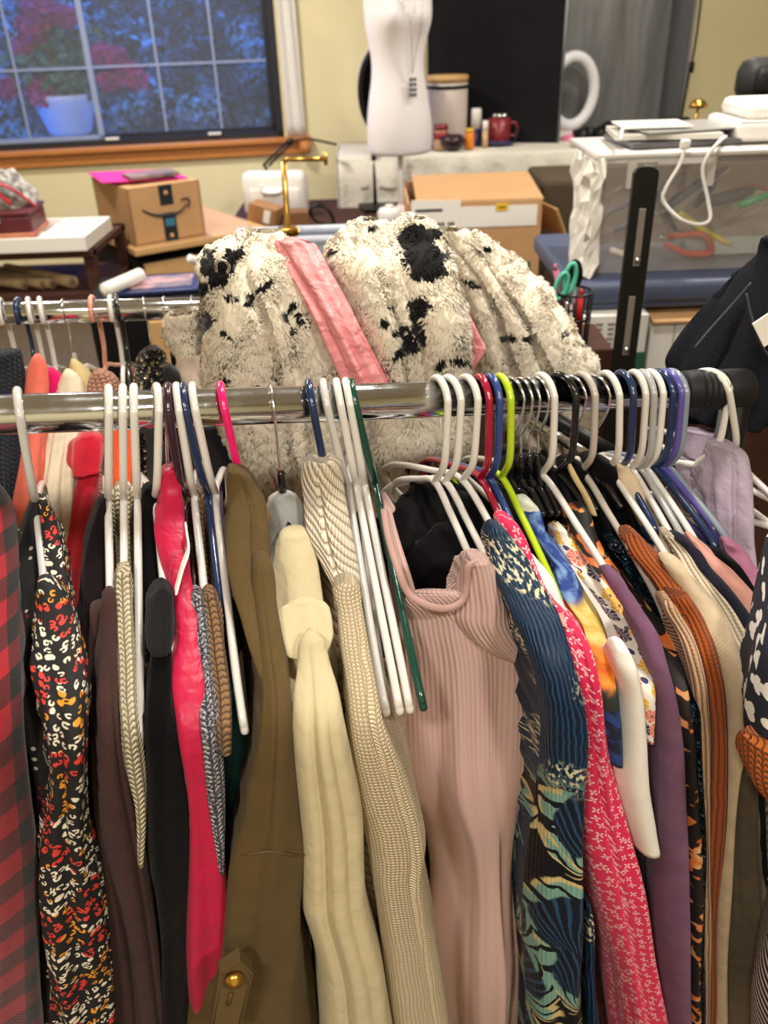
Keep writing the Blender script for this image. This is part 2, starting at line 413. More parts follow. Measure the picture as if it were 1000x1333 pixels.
MB().tube(sm, [.002+.0035*math.sin(PI*i/(len(sm)-1)) for i in range(len(sm))], 8).out('smile_arrow', tape_m, bx)
MB().tube([onface(.212, .150), onface(.228, .155), onface(.246, .152), onface(.246, .135), onface(.238, .118)], .003, 8).out('smile_arrow_tip', tape_m, bx)
for zz in (.022, H-.03): MB().lathe([(0, 0), (.009, 0), (.009, .002), (0, .002)], onface(.152, zz, -.0045), 14, ax=-axL).out('tape_dot', card, bx)
pk = MB().box(P0+axR*.13+axL*.22+[0, 0, H+.012], (.34, .30, .004), .45, 0, ry=.05).out('pink_folder', plain('magenta_paper', (232, 36, 140), .6), None, False)
pk.name = 'paper_folder'; tag(pk, 'magenta paper folder lying on the parcel box', 'paper')
bk = MB().box(P0+axR*.15+axL*.12+[0, 0, H+.026], (.20, .13, .014), .5, .003).out('book', grainy('muted_cover', (150, 120, 120), (90, 84, 90), 18), None, False)
tag(bk, 'thin book lying on the magenta folder', 'book')
# shelf unit with a white tray
Ysh = 3.05; zt1 = WY(60, 318, Ysh)[2]-.02
xr_ = WY(122, 320, Ysh)[0]
sh = thing('shelf_unit', 'dark brown shelf unit with paper tubes on its lower shelf', 'shelf', (xr_-.5, Ysh, 0))
for z in (zt1, zt1-.15, .12): flatbox('shelf_board', (xr_-.55, Ysh+.20, z-.012), (1.1, .46, .024), wood_d, sh, b=.003)
for (x, y) in ((xr_-.02, Ysh), (xr_-.02, Ysh+.4), (xr_-1.08, Ysh), (xr_-1.08, Ysh+.4)): flatbox('post', (x, y, zt1/2), (.04, .04, zt1), wood_d, sh, b=.003)
tr = thing('tray', 'long white plastic tray on the dark brown shelf unit', 'tray', (xr_-.5, Ysh+.1, zt1))
for (c, s) in (((xr_-.55, Ysh+.12, zt1+.006), (1.08, .34, .008)), ((xr_-.55, Ysh-.045, zt1+.028), (1.08, .012, .05)), ((xr_-.55, Ysh+.285, zt1+.028), (1.08, .012, .05)),
               ((xr_-.015, Ysh+.12, zt1+.028), (.012, .34, .05)), ((xr_-.17, Ysh+.12, zt1+.028), (.012, .34, .05))):
    flatbox('tray_wall', c, s, white_p, tr, b=.003)
pl = MB().box((xr_-.36, Ysh+.10, zt1+.052), (.30, .24, .02), .1, .004).out('folder', grainy('peach_folder', (214, 150, 104), (200, 120, 100), 8), None, False)
tag(pl, 'peach paper folder lying in the white tray', 'paper')
tubes_m = grainy('kraft_tube', (196, 170, 132), (180, 150, 110), 20, .8); tubes_in = plain('tube_inside', (120, 104, 86), .9)
for i, (px, py, r) in enumerate(((34, 378, .018), (58, 376, .017), (70, 375, .017), (96, 372, .022))):
    c = WY(px, py, 3.10); c[2] = zt1-.15+r
    t = thing('paper_tube', ['leftmost kraft paper tube on the lower shelf', 'second kraft paper tube from the left on the lower shelf', 'third kraft paper tube from the left on the lower shelf', 'widest kraft paper tube, rightmost on the lower shelf'][i], 'tube', c)
    ax = np.array([-.85+.05*i, .5, 0])
    MB().lathe([(r*.7, .0), (r, 0), (r, .40), (r*.7, .40), (r*.7, 0)], c, 20, ax=ax).out('tube', tubes_m, t); MB().lathe([(0, .01), (r*.7, .01), (r*.7, .012), (0, .012)], c, 16, ax=ax).out('core', tubes_in, t)
cl = WY(14, 283, Ysh-.01)
t = thing('purse', 'dark maroon purse with a metal edge at the left edge of the photo', 'purse', cl); mar = plain('maroon_leather', (92, 34, 42), .4)
flatbox('body', (cl[0]-.06, Ysh+.1, zt1+.085), (.22, .22, .07), mar, t, .1, .012); flatbox('flap', (cl[0]-.06, Ysh+.1, zt1+.124), (.225, .225, .012), mar, t, .1, .004); flatbox('clasp', (cl[0]-.06, Ysh-.016, zt1+.108), (.05, .008, .02), chrome, t, .1, .002)
c = WY(8, 252, Ysh+.15)
t = thing('tote_bag', 'crumpled grey tote bag with red ribbon at the left edge of the photo', 'bag', c)
R = np.random.default_rng(5); mbt = MB(); prof = []
for (r, z) in ((.0, -.10), (.10, -.09), (.12, -.02), (.10, .04), (.05, .085), (0, .095)): prof.append((r, z))
bag = MB().lathe(prof, c+[-.03, 0, .0], 30, sx=1.1, sy=.8).out('body', grainy('grey_print_fabric', (190, 186, 180), (120, 116, 114), 40, .9), t)
md = bag.modifiers.new('s', 'SUBSURF'); md.levels = md.render_levels = 3
tx = bpy.data.textures.new('crumple', 'CLOUDS'); tx.noise_scale = .06; dm = bag.modifiers.new('d', 'DISPLACE'); dm.texture = tx; dm.strength = .06
redm = plain('red_ribbon', (176, 30, 44), .6)
for (a, b) in (((-.06, -.09, .06), (.05, -.10, -.02)), ((.02, -.10, .05), (.11, -.04, -.04))): MB().tube(curve([c+np.array(a), c+(np.array(a)+np.array(b))/2+[0, -.02, .02], c+np.array(b)], 5), .012, 8, flat=.4).out('ribbon', redm, t)
# magazine on a black drawer box
c = WY(208, 370, 2.75); zb = c[2]
t = thing('magazine', 'magazine with a dark blue border and a pale pink picture, behind the rear rail', 'magazine', c)
MB().box(c, (.26, .20, .012), .12, .002).out('cover', plain('dark_blue_cover', (30, 44, 86), .35), t, False)
MB().box(c+[.01, .005, .0075], (.19, .14, .002), .12).out('picture', grainy('pink_picture', (206, 160, 150), (120, 110, 120), 14, .4), t, False)
t = thing('drawer_box', 'black drawer unit with a tan side standing under the magazine', 'drawer unit', (c[0], c[1], 0)); flatbox('body', (c[0]-.02, c[1]+.03, (zb-.01)/2), (.40, .30, zb-.012), black_matte, t, .1, .006)
flatbox('drawer', (c[0]+.06, c[1]-.135, zb*.5), (.16, .02, zb*.8), wood_t, t, .1, .004)
c = WY(152, 378, 2.62); t = MB().lathe([(0, 0), (.02, 0), (.022, .004), (.022, .15), (.02, .154), (0, .154)], c+[-.04, 0, 0], 20, ax=(.6, .8, .1)).out('roll', white_m); tag(t, 'white paper roll lying left of the magazine', 'roll')
c = WY(246, 336, 2.7); t = MB().lathe([(0, 0), (.012, 0), (.013, .003), (.013, .2), (0, .2)], c, 16, ax=(.55, .6, -.45)).out('roll', white_m); tag(t, 'thin white rolled sheet pointing out left of the fur coat', 'roll')

# ================================================================ low desk, mannequin and table in the middle
dsk_z = WY(515, 284, 4.15)[2]
xa, xb = WY(300, 290, 4.2)[0], WY(560, 290, 4.2)[0]
t = thing('desk', 'low dark desk under the window behind the clear bin', 'desk', ((xa+xb)/2, 4.3, 0))
flatbox('desktop', ((xa+xb)/2, 4.3, dsk_z-.015), (xb-xa, .8, .03), wood_d, t, .0, .004)
for x in (xa+.05, xb-.05):
    for y in (3.95, 4.65): flatbox('leg', (x, y, dsk_z/2-.015), (.05, .05, dsk_z-.03), wood_d, t)
# mannequin
mx = WY(521, 200, 4.2); sc_ = S(4.2, 521, 150)
man = thing('dress_form', 'white fabric dress form torso on a pale pole, wearing a thin necklace', 'mannequin', (mx[0], mx[1], dsk_z))
z_b = mx[2]-.005
# (z above the base, half width, half depth, x shift)
prof = [(.0, .140, .105, 0), (.02, .146, .11, 0), (.10, .150, .118, 0), (.20, .140, .108, -.002), (.30, .118, .092, -.003), (.37, .112, .088, -.004), (.44, .122, .098, -.004), (.50, .138, .118, 0), (.54, .144, .126, .002), (.60, .146, .112, .001),
        (.66, .150, .098, -.003), (.72, .156, .088, -.006), (.765, .150, .078, -.008), (.79, .120, .068, -.01), (.81, .080, .058, -.012), (.83, .058, .052, -.012), (.87, .052, .050, -.012), (.93, .05, .05, -.012), (.935, .0, .0, -.012)]
n = 44; v = []
for (z, a, b, sx) in prof:
    for k in range(n):
        th = 2*PI*k/n; x = a*math.copysign(abs(math.cos(th))**.85, math.cos(th)); y = b*math.sin(th)
        if .46 < z < .62 and math.sin(th) < 0:      # bust
            bu = math.exp(-((z-.545)/.045)**2)
            y -= .040*bu*(math.exp(-((x-.068)/.045)**2)+math.exp(-((x+.068)/.045)**2))
        if z > .7 and z < .8: pass
        v.append((x+sx, y, z))
rzm = Matrix.Rotation(math.radians(18), 3, 'Z'); v = np.array(v)@np.array(rzm).T*1.02+[mx[0], mx[1], z_b]
f = [(i*n+k, i*n+(k+1) % n, (i+1)*n+(k+1) % n, (i+1)*n+k) for i in range(len(prof)-1) for k in range(n)]+[tuple(range(n-1, -1, -1))]
tor = mesh('torso', v, f, mk('white_jersey_cover', lambda: dict(col=lin(236, 232, 234), rough=.9, sheen=.2)), man); md = tor.modifiers.new('s', 'SUBSURF'); md.levels = md.render_levels = 2
MB().tube([(mx[0], mx[1], z_b+.02), (mx[0], mx[1], dsk_z+.02)], .013, 16).out('pole', white_p, man)
MB().lathe([(0, 0), (.11, 0), (.11, .012), (.03, .022), (.02, .05), (0, .05)], (mx[0], mx[1], dsk_z), 24).out('stand_base', plain('pale_pink_plastic', (236, 200, 196), .4), man)
fwd_m = np.array([math.sin(math.radians(18)), -math.cos(math.radians(18)), 0]); rt_m = np.array([math.cos(math.radians(18)), math.sin(math.radians(18)), 0])
def onm(x, y, z): return np.array([mx[0], mx[1], z_b])+rt_m*x+fwd_m*y+np.array([0, 0, z])
neckl = curve([onm(-.055, .05, .84), onm(-.06, .09, .74), onm(-.035, .125, .62), onm(.0, .15, .54), onm(.015, .13, .42), onm(.018, .118, .34)], 6)
neckr = curve([onm(.045, .05, .83), onm(.05, .09, .74), onm(.055, .14, .63), onm(.05, .165, .54), onm(.03, .135, .42), onm(.022, .118, .34)], 6)
nk = thing('necklace', 'long thin silver necklace with beads and a square pendant on the dress form', 'necklace', neckl[-1])
MB().tube(neckl, .0016, 6).out('chain', wire_m, nk); MB().tube(neckr, .0016, 6).out('chain', wire_m, nk)
for k in (8, 11, 14): MB().lathe([(0, -.006), (.006, 0), (0, .006)], neckr[k]+fwd_m*.002, 8).out('bead', white_p, nk)
pen = MB()
for r in range(4):
    for q in range(2): pen.box(onm(.012+q*.018, .122, .315-r*.020), (.013, .006, .013), math.radians(18))
pen.out('pendant', plain('dark_metal', (70, 66, 66), .4, metal=.6), nk, False)
# oval mirror on a black pole behind
mo = WY(487, 120, 4.5)
t = thing('oval_mirror', 'black rimmed oval mirror on a black pole behind the dress form', 'mirror', (mo[0]+.06, mo[1], dsk_z))
s2 = S(4.5, 487, 120)
ring = [(mo[0]+.062+math.cos(a)*.125, mo[1], mo[2]+math.sin(a)*.20) for a in np.linspace(0, 2*PI, 40, endpoint=False)]
MB().tube(ring, .016, 12, True).out('rim', black_plastic, t); MB().tube([(p[0], p[1]+.02, p[2]) for p in ring], .017, 12, True).out('white_back_rim', white_p, t)
MB().lathe([(0, 0), (.12, 0), (.12, .004), (0, .004)], (mo[0]+.062, mo[1]+.006, mo[2]), 36, sx=1, sy=1.62, ax=(0, 1, 0)).out('glass', black_matte, t)
qx = WY(488, 250, 4.45)[0]
MB().tube([(qx, 4.45, mo[2]-.15), (qx, 4.45, dsk_z)], .012, 12).out('pole', black_plastic, t); flatbox('base', (qx+.05, 4.42, dsk_z+.012), (.26, .24, .02), black_plastic, t, .2, .006)
c = WY(507, 266, 4.0); t = thing('candle_jar', 'small white round jar on the desk beside the dress form pole', 'jar', (c[0], 4.0, dsk_z))
MB().lathe([(0, 0), (.045, 0), (.055, .02), (.055, .06), (.045, .075), (0, .08)], (c[0], 4.0, dsk_z), 22).out('body', white_p, t); MB().lathe([(0, .08), (.02, .08), (.018, .09), (0, .09)], (c[0], 4.0, dsk_z), 14).out('knob', white_p, t)
c = WY(360, 262, 4.3); t = thing('plastic_case', 'white plastic carrying case with a moulded handle standing on the low desk', 'case', (c[0], 4.3, dsk_z))
ch = WY(360, 222, 4.3)[2]-dsk_z
MB().box((c[0], 4.3, dsk_z+ch/2), (.31, .10, ch), -.1, .03).out('shell', white_p, t); MB().box((c[0], 4.248, dsk_z+ch*.4), (.24, .012, ch*.5), -.1, .005).out('front_panel', white_p, t)
MB().tube(curve([(c[0]-.06, 4.243, dsk_z+ch-.05), (c[0]-.05, 4.235, dsk_z+ch-.085), (c[0]+.03, 4.23, dsk_z+ch-.085), (c[0]+.05, 4.238, dsk_z+ch-.05)], 5), .009, 10).out('handle', white_p, t)
c = WY(345, 282, 3.9); t = thing('small_box', 'small brown kraft box with a white sticker in front of the white case', 'box', (c[0], 3.9, dsk_z))
MB().box((c[0], 3.9, dsk_z+.07), (.13, .10, .12), -.3, .004, ry=.25).out('body', card_d, t, False); MB().box((c[0]+.015, 3.842, dsk_z+.085), (.03, .004, .055), -.3, ry=.25).out('sticker', paper, t, False)
c = WY(386, 288, 3.9); t = flatbox('small_box', (c[0], 3.92, dsk_z+.05), (.10, .1, .09), plain('brown_box', (124, 84, 52), .8), None, .2, .004); tag(t, 'small plain brown box right of the stickered kraft box', 'box')
# desk lamp arm
e1, e2, e3, e4 = WY(346, 216, 4.5), WY(378, 184, 4.5), WY(400, 180, 4.45), WY(438, 188, 4.4)
t = thing('desk_lamp', 'black folding desk lamp with a long thin arm above the white case', 'lamp', (e1[0], 4.5, dsk_z))
for o in (-.014, .014): MB().tube([e1+[o, 0, 0], e2+[o, 0, 0]], .006, 8).out('arm', black_plastic, t)
MB().tube([(e1[0], 4.5, dsk_z), e1], .008, 8).out('post', black_plastic, t); MB().tube([e2, e3, e4], .009, 8, flat=.6).out('lamp_head', black_plastic, t); MB().lathe([(0, -.012), (.016, -.012), (.016, .012), (0, .012)], e2, 14, ax=(0, 1, 0)).out('joint', black_plastic, t)
flatbox('base', (e1[0], 4.5, dsk_z+.01), (.15, .15, .02), black_plastic, t, b=.006)
bb = MB().lathe([(0, 0), (.03, .005), (.035, .03), (.03, .06), (0, .065)], WW(398, 200, .05), 16).out('knob', wood_o); tag(bb, 'small orange brown knob on the end of the window sill', 'knob')
c = WY(417, 280, 4.0); cz = dsk_z
t = MB().tube(curve([(c[0]-.06, 4.02, cz+.004), (c[0]-.05, 4.02, cz+.07), (c[0], 4.02, cz+.10), (c[0]+.05, 4.02, cz+.06), (c[0]+.05, 4.02, cz+.01), (c[0]-.02, 3.99, cz+.03), (c[0]-.04, 3.97, cz+.09), (c[0]+.03, 3.97, cz+.09), (c[0]+.07, 3.97, cz+.006)], 6), .006, 8).out('cable', black_plastic)
tag(t, 'coiled black cable on the desk right of the white case', 'cable')
# long table with a white cloth
Yt = 4.45; tz = WY(600, 199, Yt)[2]; xa2, xb2 = WY(440, 210, Yt)[0], WY(775, 200, Yt)[0]
t = thing('folding_table', 'long table hidden under a pale tablecloth behind the cardboard box', 'table', ((xa2+xb2)/2, Yt+.3, 0))
flatbox('tabletop', ((xa2+xb2)/2, Yt+.29, tz-.02), (xb2-xa2-.03, .52, .03), white_m, t)
for x in (xa2+.08, xb2-.08):
    for y in (Yt+.1, Yt+.48): flatbox('leg', (x, y, tz/2-.02), (.03, .03, tz-.04), black_plastic, t)
nx, zlow = 60, WY(640, 243, Yt)[2]
V_ = []; nr = 9
for i in range(nx+1):
    x = xa2+(xb2-xa2)*i/nx; wv = .012*math.sin(i*.9)+.010*math.sin(i*.37+1)
    for (k, (y, z)) in enumerate(((Yt+.56, tz), (Yt+.3, tz+.0005), (Yt+.03, tz), (Yt+.008, tz-.004), (Yt, tz-.02), (Yt-.004+wv*.4, tz-.07), (Yt-.006+wv*.8, tz-.12), (Yt-.008+wv, zlow+.02+.01*math.sin(i*.21)), (Yt-.008+wv, zlow+.01*math.sin(i*.21)))):
        V_.append((x, y, z))
fc = [(i*nr+k, (i+1)*nr+k, (i+1)*nr+k+1, i*nr+k+1) for i in range(nx) for k in range(nr-1)]
def drop(x, s, m0):
    o = len(V_); r = 14
    for j in range(r+1):
        y = Yt+.56*j/r; wv = .02*math.sin(j*1.3)
        for z in (tz, tz-.02, tz-.15, tz-.35, .25): V_.append((x+s*(.004+(.05 if z < .5 else 0))+wv*(tz-z)*1.2*1.0*s*0+ s*abs(wv)*(tz-z), y, z))
    for j in range(r):
        for k in range(4): fc.append((o+j*5+k, o+(j+1)*5+k, o+(j+1)*5+k+1, o+j*5+k+1))
drop(xa2, -1, 0)
o0 = len(V_)
for i in range(14):       # the left front corner falls lower
    x = xa2+.34*i/13; wv = .03*math.sin(i*1.1)
    for z in (tz-.02, tz-.15, tz-.35, .3): V_.append((x, Yt-.012+wv*(tz-z), z))
for i in range(13):
    for k in range(3): fc.append((o0+i*4+k, o0+(i+1)*4+k, o0+(i+1)*4+k+1, o0+i*4+k+1))
tc = mesh('tablecloth', V_, fc, mk('pale_tablecloth', lambda: dict(col=lin(226, 222, 208), rough=.75, bump=noise(OBJ(), 9., 3.), bd=.02)))
md = tc.modifiers.new('t', 'SOLIDIFY'); md.thickness = .004; md.offset = 1; tag(tc, 'pale white tablecloth draped over the long table', 'tablecloth')
# things on the cloth
def ontable(px, Y): return np.array([WY(px, 200, Y)[0], Y, tz+.005])
b = ontable(582, 4.70); hc_ = WY(582, 100, 4.70)[2]-b[2]; hh, hh0 = hc_, None
t = thing('storage_canister', 'off-white round canister with a wooden lid behind the dress form', 'canister', b)
MB().lathe([(0, 0), (.095, 0), (.10, .01), (.102, hh-.03), (.096, hh-.02), (0, hh-.02)], b, 30).out('body', plain('warm_white_enamel', (212, 200, 192), .4), t); MB().lathe([(0, hh-.02), (.104, hh-.02), (.106, hh), (.10, hh+.008), (0, hh+.01)], b, 30).out('wooden_lid', wood_t, t); MB().lathe([(.1025, hh-.05), (.105, hh-.05), (.105, hh-.035), (.1025, hh-.035)], b, 30).out('black_band', black_plastic, t)
def bottle(nm, lab, cat, px, Y, prof, col, caps=None):
    b = ontable(px, Y); t = thing(nm, lab, cat, b); MB().lathe(prof, b, 22).out('body', col, t)
    for (cn, cpf, cm) in caps or (): MB().lathe(cpf, b, 20).out(cn, cm, t)
redl = plain('red_label', (150, 44, 48), .4); nav = plain('navy_plastic', (40, 44, 92), .35); orp = plain('orange_plastic', (240, 140, 40), .35); mrn = plain('maroon_ceramic', (128, 36, 44), .35)
bottle('jar', 'tan jar with a red band left of the dark bowl', 'jar', 574, 4.55, [(0, 0), (.035, 0), (.037, .01), (.037, .09), (0, .09)], plain('tan_jar', (190, 150, 120), .4), [('red_band', [(.0375, .05), (.038, .05), (.038, .085), (.0375, .085)], redl), ('lid', [(0, .09), (.036, .09), (.036, .115), (0, .115)], mrn)])
bottle('bowl', 'dark maroon round bowl on the tablecloth', 'bowl', 589, 4.52, [(0, 0), (.03, 0), (.06, .03), (.062, .05), (.045, .07), (0, .075)], plain('dark_maroon', (52, 28, 36), .35))
bottle('bottle', 'small orange bottle standing in front on the tablecloth', 'bottle', 611, 4.55, [(0, 0), (.022, 0), (.024, .005), (.024, .07), (.02, .076), (0, .076)], orp, [('cap', [(0, .076), (.022, .076), (.022, .092), (0, .092)], plain('yellow_cap', (236, 190, 60), .4))])
bottle('spray_bottle', 'tall navy spray bottle with a white cap', 'bottle', 619, 4.66, [(0, 0), (.024, 0), (.025, .01), (.025, .08), (0, .08)], nav, [('cap', [(0, .08), (.026, .08), (.026, .165), (.022, .172), (0, .172)], white_p)])
bottle('bottle', 'slim tan bottle between the spray bottle and the maroon mug', 'bottle', 631, 4.6, [(0, 0), (.014, 0), (.015, .005), (.015, .075), (0, .075)], plain('tan_bottle', (196, 160, 120), .4), [('cap', [(0, .075), (.0145, .075), (.0145, .12), (0, .12)], white_m)])
bottle('dish', 'shallow navy dish under the maroon mug', 'dish', 648, 4.66, [(0, 0), (.07, 0), (.085, .018), (.085, .026), (.065, .012), (0, .01)], plain('navy_dish', (36, 38, 84), .3))
b = ontable(649, 4.66)+[0, 0, .011]; t = thing('mug', 'maroon mug holding small silver tops, standing in the navy dish', 'mug', b)
MB().lathe([(0, 0), (.052, 0), (.055, .006), (.055, .115), (.05, .115), (.05, .10), (0, .10)], b, 26).out('body', mrn, t)
MB().tube(curve([b+[.053, 0, .09], b+[.085, 0, .085], b+[.085, 0, .035], b+[.053, 0, .03]], 6), .007, 8).out('handle', mrn, t)
for (x, y) in ((-.025, 0), (.0, -.02), (.025, .0), (.0, .02)): MB().lathe([(0, .1), (.013, .1), (.013, .13), (.008, .135), (0, .135)], b+[x, y, 0], 12).out('silver_top', chrome, t)
b = ontable(668, 4.6); t = MB().tube([b+[0, 0, .01], b+[.03, .02, .085]], .006, 8).out('pen', black_plastic); tag(t, 'black pen leaning beside the maroon mug', 'pen')
# photo light tent
Yp = 4.62; xl3, xm3, xr3 = WY(557, 100, Yp+.30)[0], WY(724, 195, Yp+.06)[0], WY(872, 100, Yp+.35)[0]
tent = thing('photo_light_tent', 'photo light tent with a black side panel and a silver lining', 'light tent', (xm3, Yp, tz))
pb = .9; pz = WY(723, 196, Yp+.06)[2]; silver = mk('silver_lining', lambda: dict(col=mix((.17, .175, .18), (.25, .25, .255), step(noise(comb(*[a*b for a, b in zip(sep(OBJ()), (5., 5., .6))]), 1.0, 2.), .3, .7)), rough=.45, metal=.6, bump=noise(comb(*[a*b for a, b in zip(sep(OBJ()), (5., 5., 1.))]), 1.5, 2.), bd=.02))
blk_pan = mk('black_nylon', lambda: dict(spec=.2, col=lin(13, 12, 16), rough=.7, bump=noise(OBJ(), 5., 3.), bd=.01))
cL, cM = np.array([xl3, Yp+.30]), np.array([xm3, Yp+.06])
d_ = cM-cL; an = math.atan2(d_[1], d_[0])
MB().box(((cL+cM)[0]/2, (cL+cM)[1]/2, pz+pb/2), (np.linalg.norm(d_), .012, pb), an, .004).out('black_side', blk_pan, tent, False)
MB().tube([(xm3+.006, Yp+.06, pz), (xm3+.006, Yp+.06, pz+pb)], .008, 8).out('edge_trim', silver, tent)
cR = np.array([xr3, Yp+.36]); e_ = cR-np.array([xm3-.25, Yp+.36]); an2 = math.atan2(e_[1], e_[0])
MB().box(((xm3-.25+cR[0])/2, Yp+.36, pz+pb/2), (np.linalg.norm(e_), .012, pb), an2, .004).out('back_panel', silver, tent, False)
MB().box((cR[0]-.012, Yp+.23, pz+pb/2), (.014, .27, pb), .12, .004).out('right_panel', silver, tent, False)
MB().box(((xm3-.2+cR[0])/2, Yp+.16, pz-.004), (.85, .40, .008), 0).out('floor_panel', silver, tent, False)
MB().tube(curve([(cR[0]+.012, Yp+.08, pz+pb), (cR[0]+.02, Yp+.08, pz+.5), (cR[0]+.005, Yp+.07, pz+.3), (cR[0]-.012, Yp+.06, pz)], 6), .006, 8).out('power_cable', black_plastic, tent); MB().box((cR[0]+.014, Yp+.07, pz+.36), (.022, .02, .05), 0, .004).out('switch', black_plastic, tent)
t = flatbox('side_table', (xr3-.28, Yp+.2, (pz-.01)/2), (.75, .5, pz-.03), white_m, None, 0, .01); tag(t, 'plain white stand under the light tent, right of the cloth', 'stand')
rc = WY(745, 119, Yp+.16); k = S(Yp, 745, 119); rr = []
for a in np.linspace(0, 2*PI, 48, endpoint=False): rr.append(rc+np.array([math.cos(a)*.036*k*1000*1.0*.86, .03*math.cos(a), math.sin(a)*.0415*k*1000]))
rl = thing('ring_light', 'white ring light on a small white stand in the light tent', 'ring light', (rc[0], rc[1], pz))
MB().tube(rr, .028, 14, True, flat=1.0).out('ring', mk('ring_diffuser', lambda: dict(col=lin(232, 232, 236), rough=.4)), rl)
bz = rc[2]-.0415*k*1000
MB().box((rc[0]-.02, rc[1], bz-.03), (.07, .03, .05), 0, .008).out('clamp', white_p, rl)
for dx in (-.09, .06, .0): MB().tube([(rc[0]-.02, rc[1], bz-.04), (rc[0]-.02+dx, rc[1]-.05*(dx == 0), pz+.012)], .008, 8).out('leg', white_p, rl)
MB().box((rc[0]+.01, rc[1]+.0, pz+.008), (.28, .16, .012), 0, .003).out('base_plate', white_p, rl, False)
MB().lathe([(0, 0), (.04, .0), (.045, .02), (.03, .045), (0, .05)], (rc[0]-.0, rc[1]-.01, pz+.014), 18).out('pink_puck', plain('pink_puck', (232, 120, 160), .5), rl)
ca = [np.array([rc[0]+.06, rc[1]-.07, pz+.016]), WY(756, 205, 4.4), WY(748, 240, 4.2), WY(738, 268, 4.0), WY(731, 300, 3.6), WY(726, 330, 3.4)]
t = MB().tube(curve(ca, 6), .006, 8).out('cable', white_p); tag(t, 'white cable falling from the ring light beside the cardboard box', 'cable')
g = WY(784, 172, 4.5); t = thing('camera_gear', 'black camera gear lying right of the ring light', 'camera', g)
for i in range(6): q = g+np.array([-.10+.04*i, rnd.uniform(-.05, .05), rnd.uniform(-.02, .015)]); MB().lathe([(0, -.03), (.03, -.03), (.038, 0), (.03, .03), (0, .035)], q, 14, ax=(rnd.random(), rnd.random()-.5, .4)).out('lens' if i % 2 else 'strap_loop', black_plastic, t)
MB().box(g+[.0, 0, -.03], (.20, .10, .05), .2, .015).out('body', black_matte, t)
# open cardboard box in front of the cloth
Yb = 3.3; bl, br = WY(532, 262, Yb), WY(705, 262, Yb); zb0 = WY(640, 372, Yb)[2]-.05; ztop = WY(620, 262, Yb)[2]
cb = thing('cardboard_box', 'large open cardboard box with a white strip of tape and a printed label', 'box', ((bl[0]+br[0])/2, Yb, zb0))
Wb = br[0]-bl[0]; xc = (bl[0]+br[0])/2; hb = ztop-zb0
MB().box((xc, Yb, zb0+hb/2), (Wb, .008, hb), 0).out('front_panel', card, cb, False); MB().box((xc, Yb+.35, zb0+hb/2+.02), (Wb, .008, hb), 0).out('back_panel', card_d, cb, False)
MB().box((xc-Wb/2, Yb+.175, zb0+hb/2), (.008, .35, hb), 0).out('side_panel', card, cb, False); MB().box((xc+Wb/2, Yb+.175, zb0+hb/2), (.008, .35, hb), 0).out('side_panel', card, cb, False); MB().box((xc, Yb+.175, zb0+.004), (Wb, .35, .008), 0).out('bottom_panel', card_d, cb, False)
MB().box((xc+.02, Yb+.20, ztop+.018), (Wb*.96, .38, .006), 0, 0, rx=.10).out('flap', card, cb, False)
MB().box((xc+Wb/2+.06, Yb+.16, ztop-.10), (.13, .30, .006), .2, 0, ry=1.15).out('flap', card, cb, False)
MB().box((xc+.035, Yb-.006, ztop-.055), (Wb*.80, .003, .075), 0).out('tape_strip', paper, cb, False)
MB().box((xc-Wb/2+.10, Yb-.009, ztop-.075), (.185, .003, .17), 0, ry=.03).out('printed_label', paper, cb, False)
inkm = plain('black_ink', (40, 38, 38), .8); mb = MB()
mb.box((xc-Wb/2+.075, Yb-.0115, ztop-.025), (.10, .002, .009))
for r in range(4):
    for q in range(4):
        for s_ in range(3): mb.box((xc-Wb/2+.035+q*.038+s_*.009, Yb-.0115, ztop-.075-(r % 3)*.016), (.006, .002, .012 if (q+s_+r) % 3 else .008))
for q in range(2):
    for s_ in range(4): mb.box((xc-Wb/2+.065+q*.05+s_*.008, Yb-.0115, ztop-.135), (.005, .002, .009))
mb.out('label_print', inkm, cb, False)
MB().box((xc+.10, Yb-.009, ztop-.022), (.045, .003, .026), 0, .0).out('yellow_sticker', plain('yellow_sticker', (232, 190, 40), .5), cb, False); MB().box((xc+.10, Yb-.0115, ztop-.022), (.028, .002, .004)).out('sticker_print', inkm, cb, False)
MB().box((xc+Wb/2-.05, Yb-.006, zb0+hb*.30), (.04, .003, .06)).out('green_mark', plain('green_ink', (52, 92, 60), .7), cb, False)
t = flatbox('side_table', (xc, Yb+.1, (zb0-.005)/2), (Wb+.2, .6, zb0-.005), wood_d, None, 0, .005); tag(t, 'dark side table under the large open cardboard box', 'table')
dkb = flatbox('fabric_bin', (WY(790, 300, 3.75)[0], 3.85, .45), (.62, .4, .9), plain('dark_olive_fabric', (74, 62, 44), .9), None, 0, .02); tag(dkb, 'dark olive fabric storage bin in the shade under the long table', 'bin')
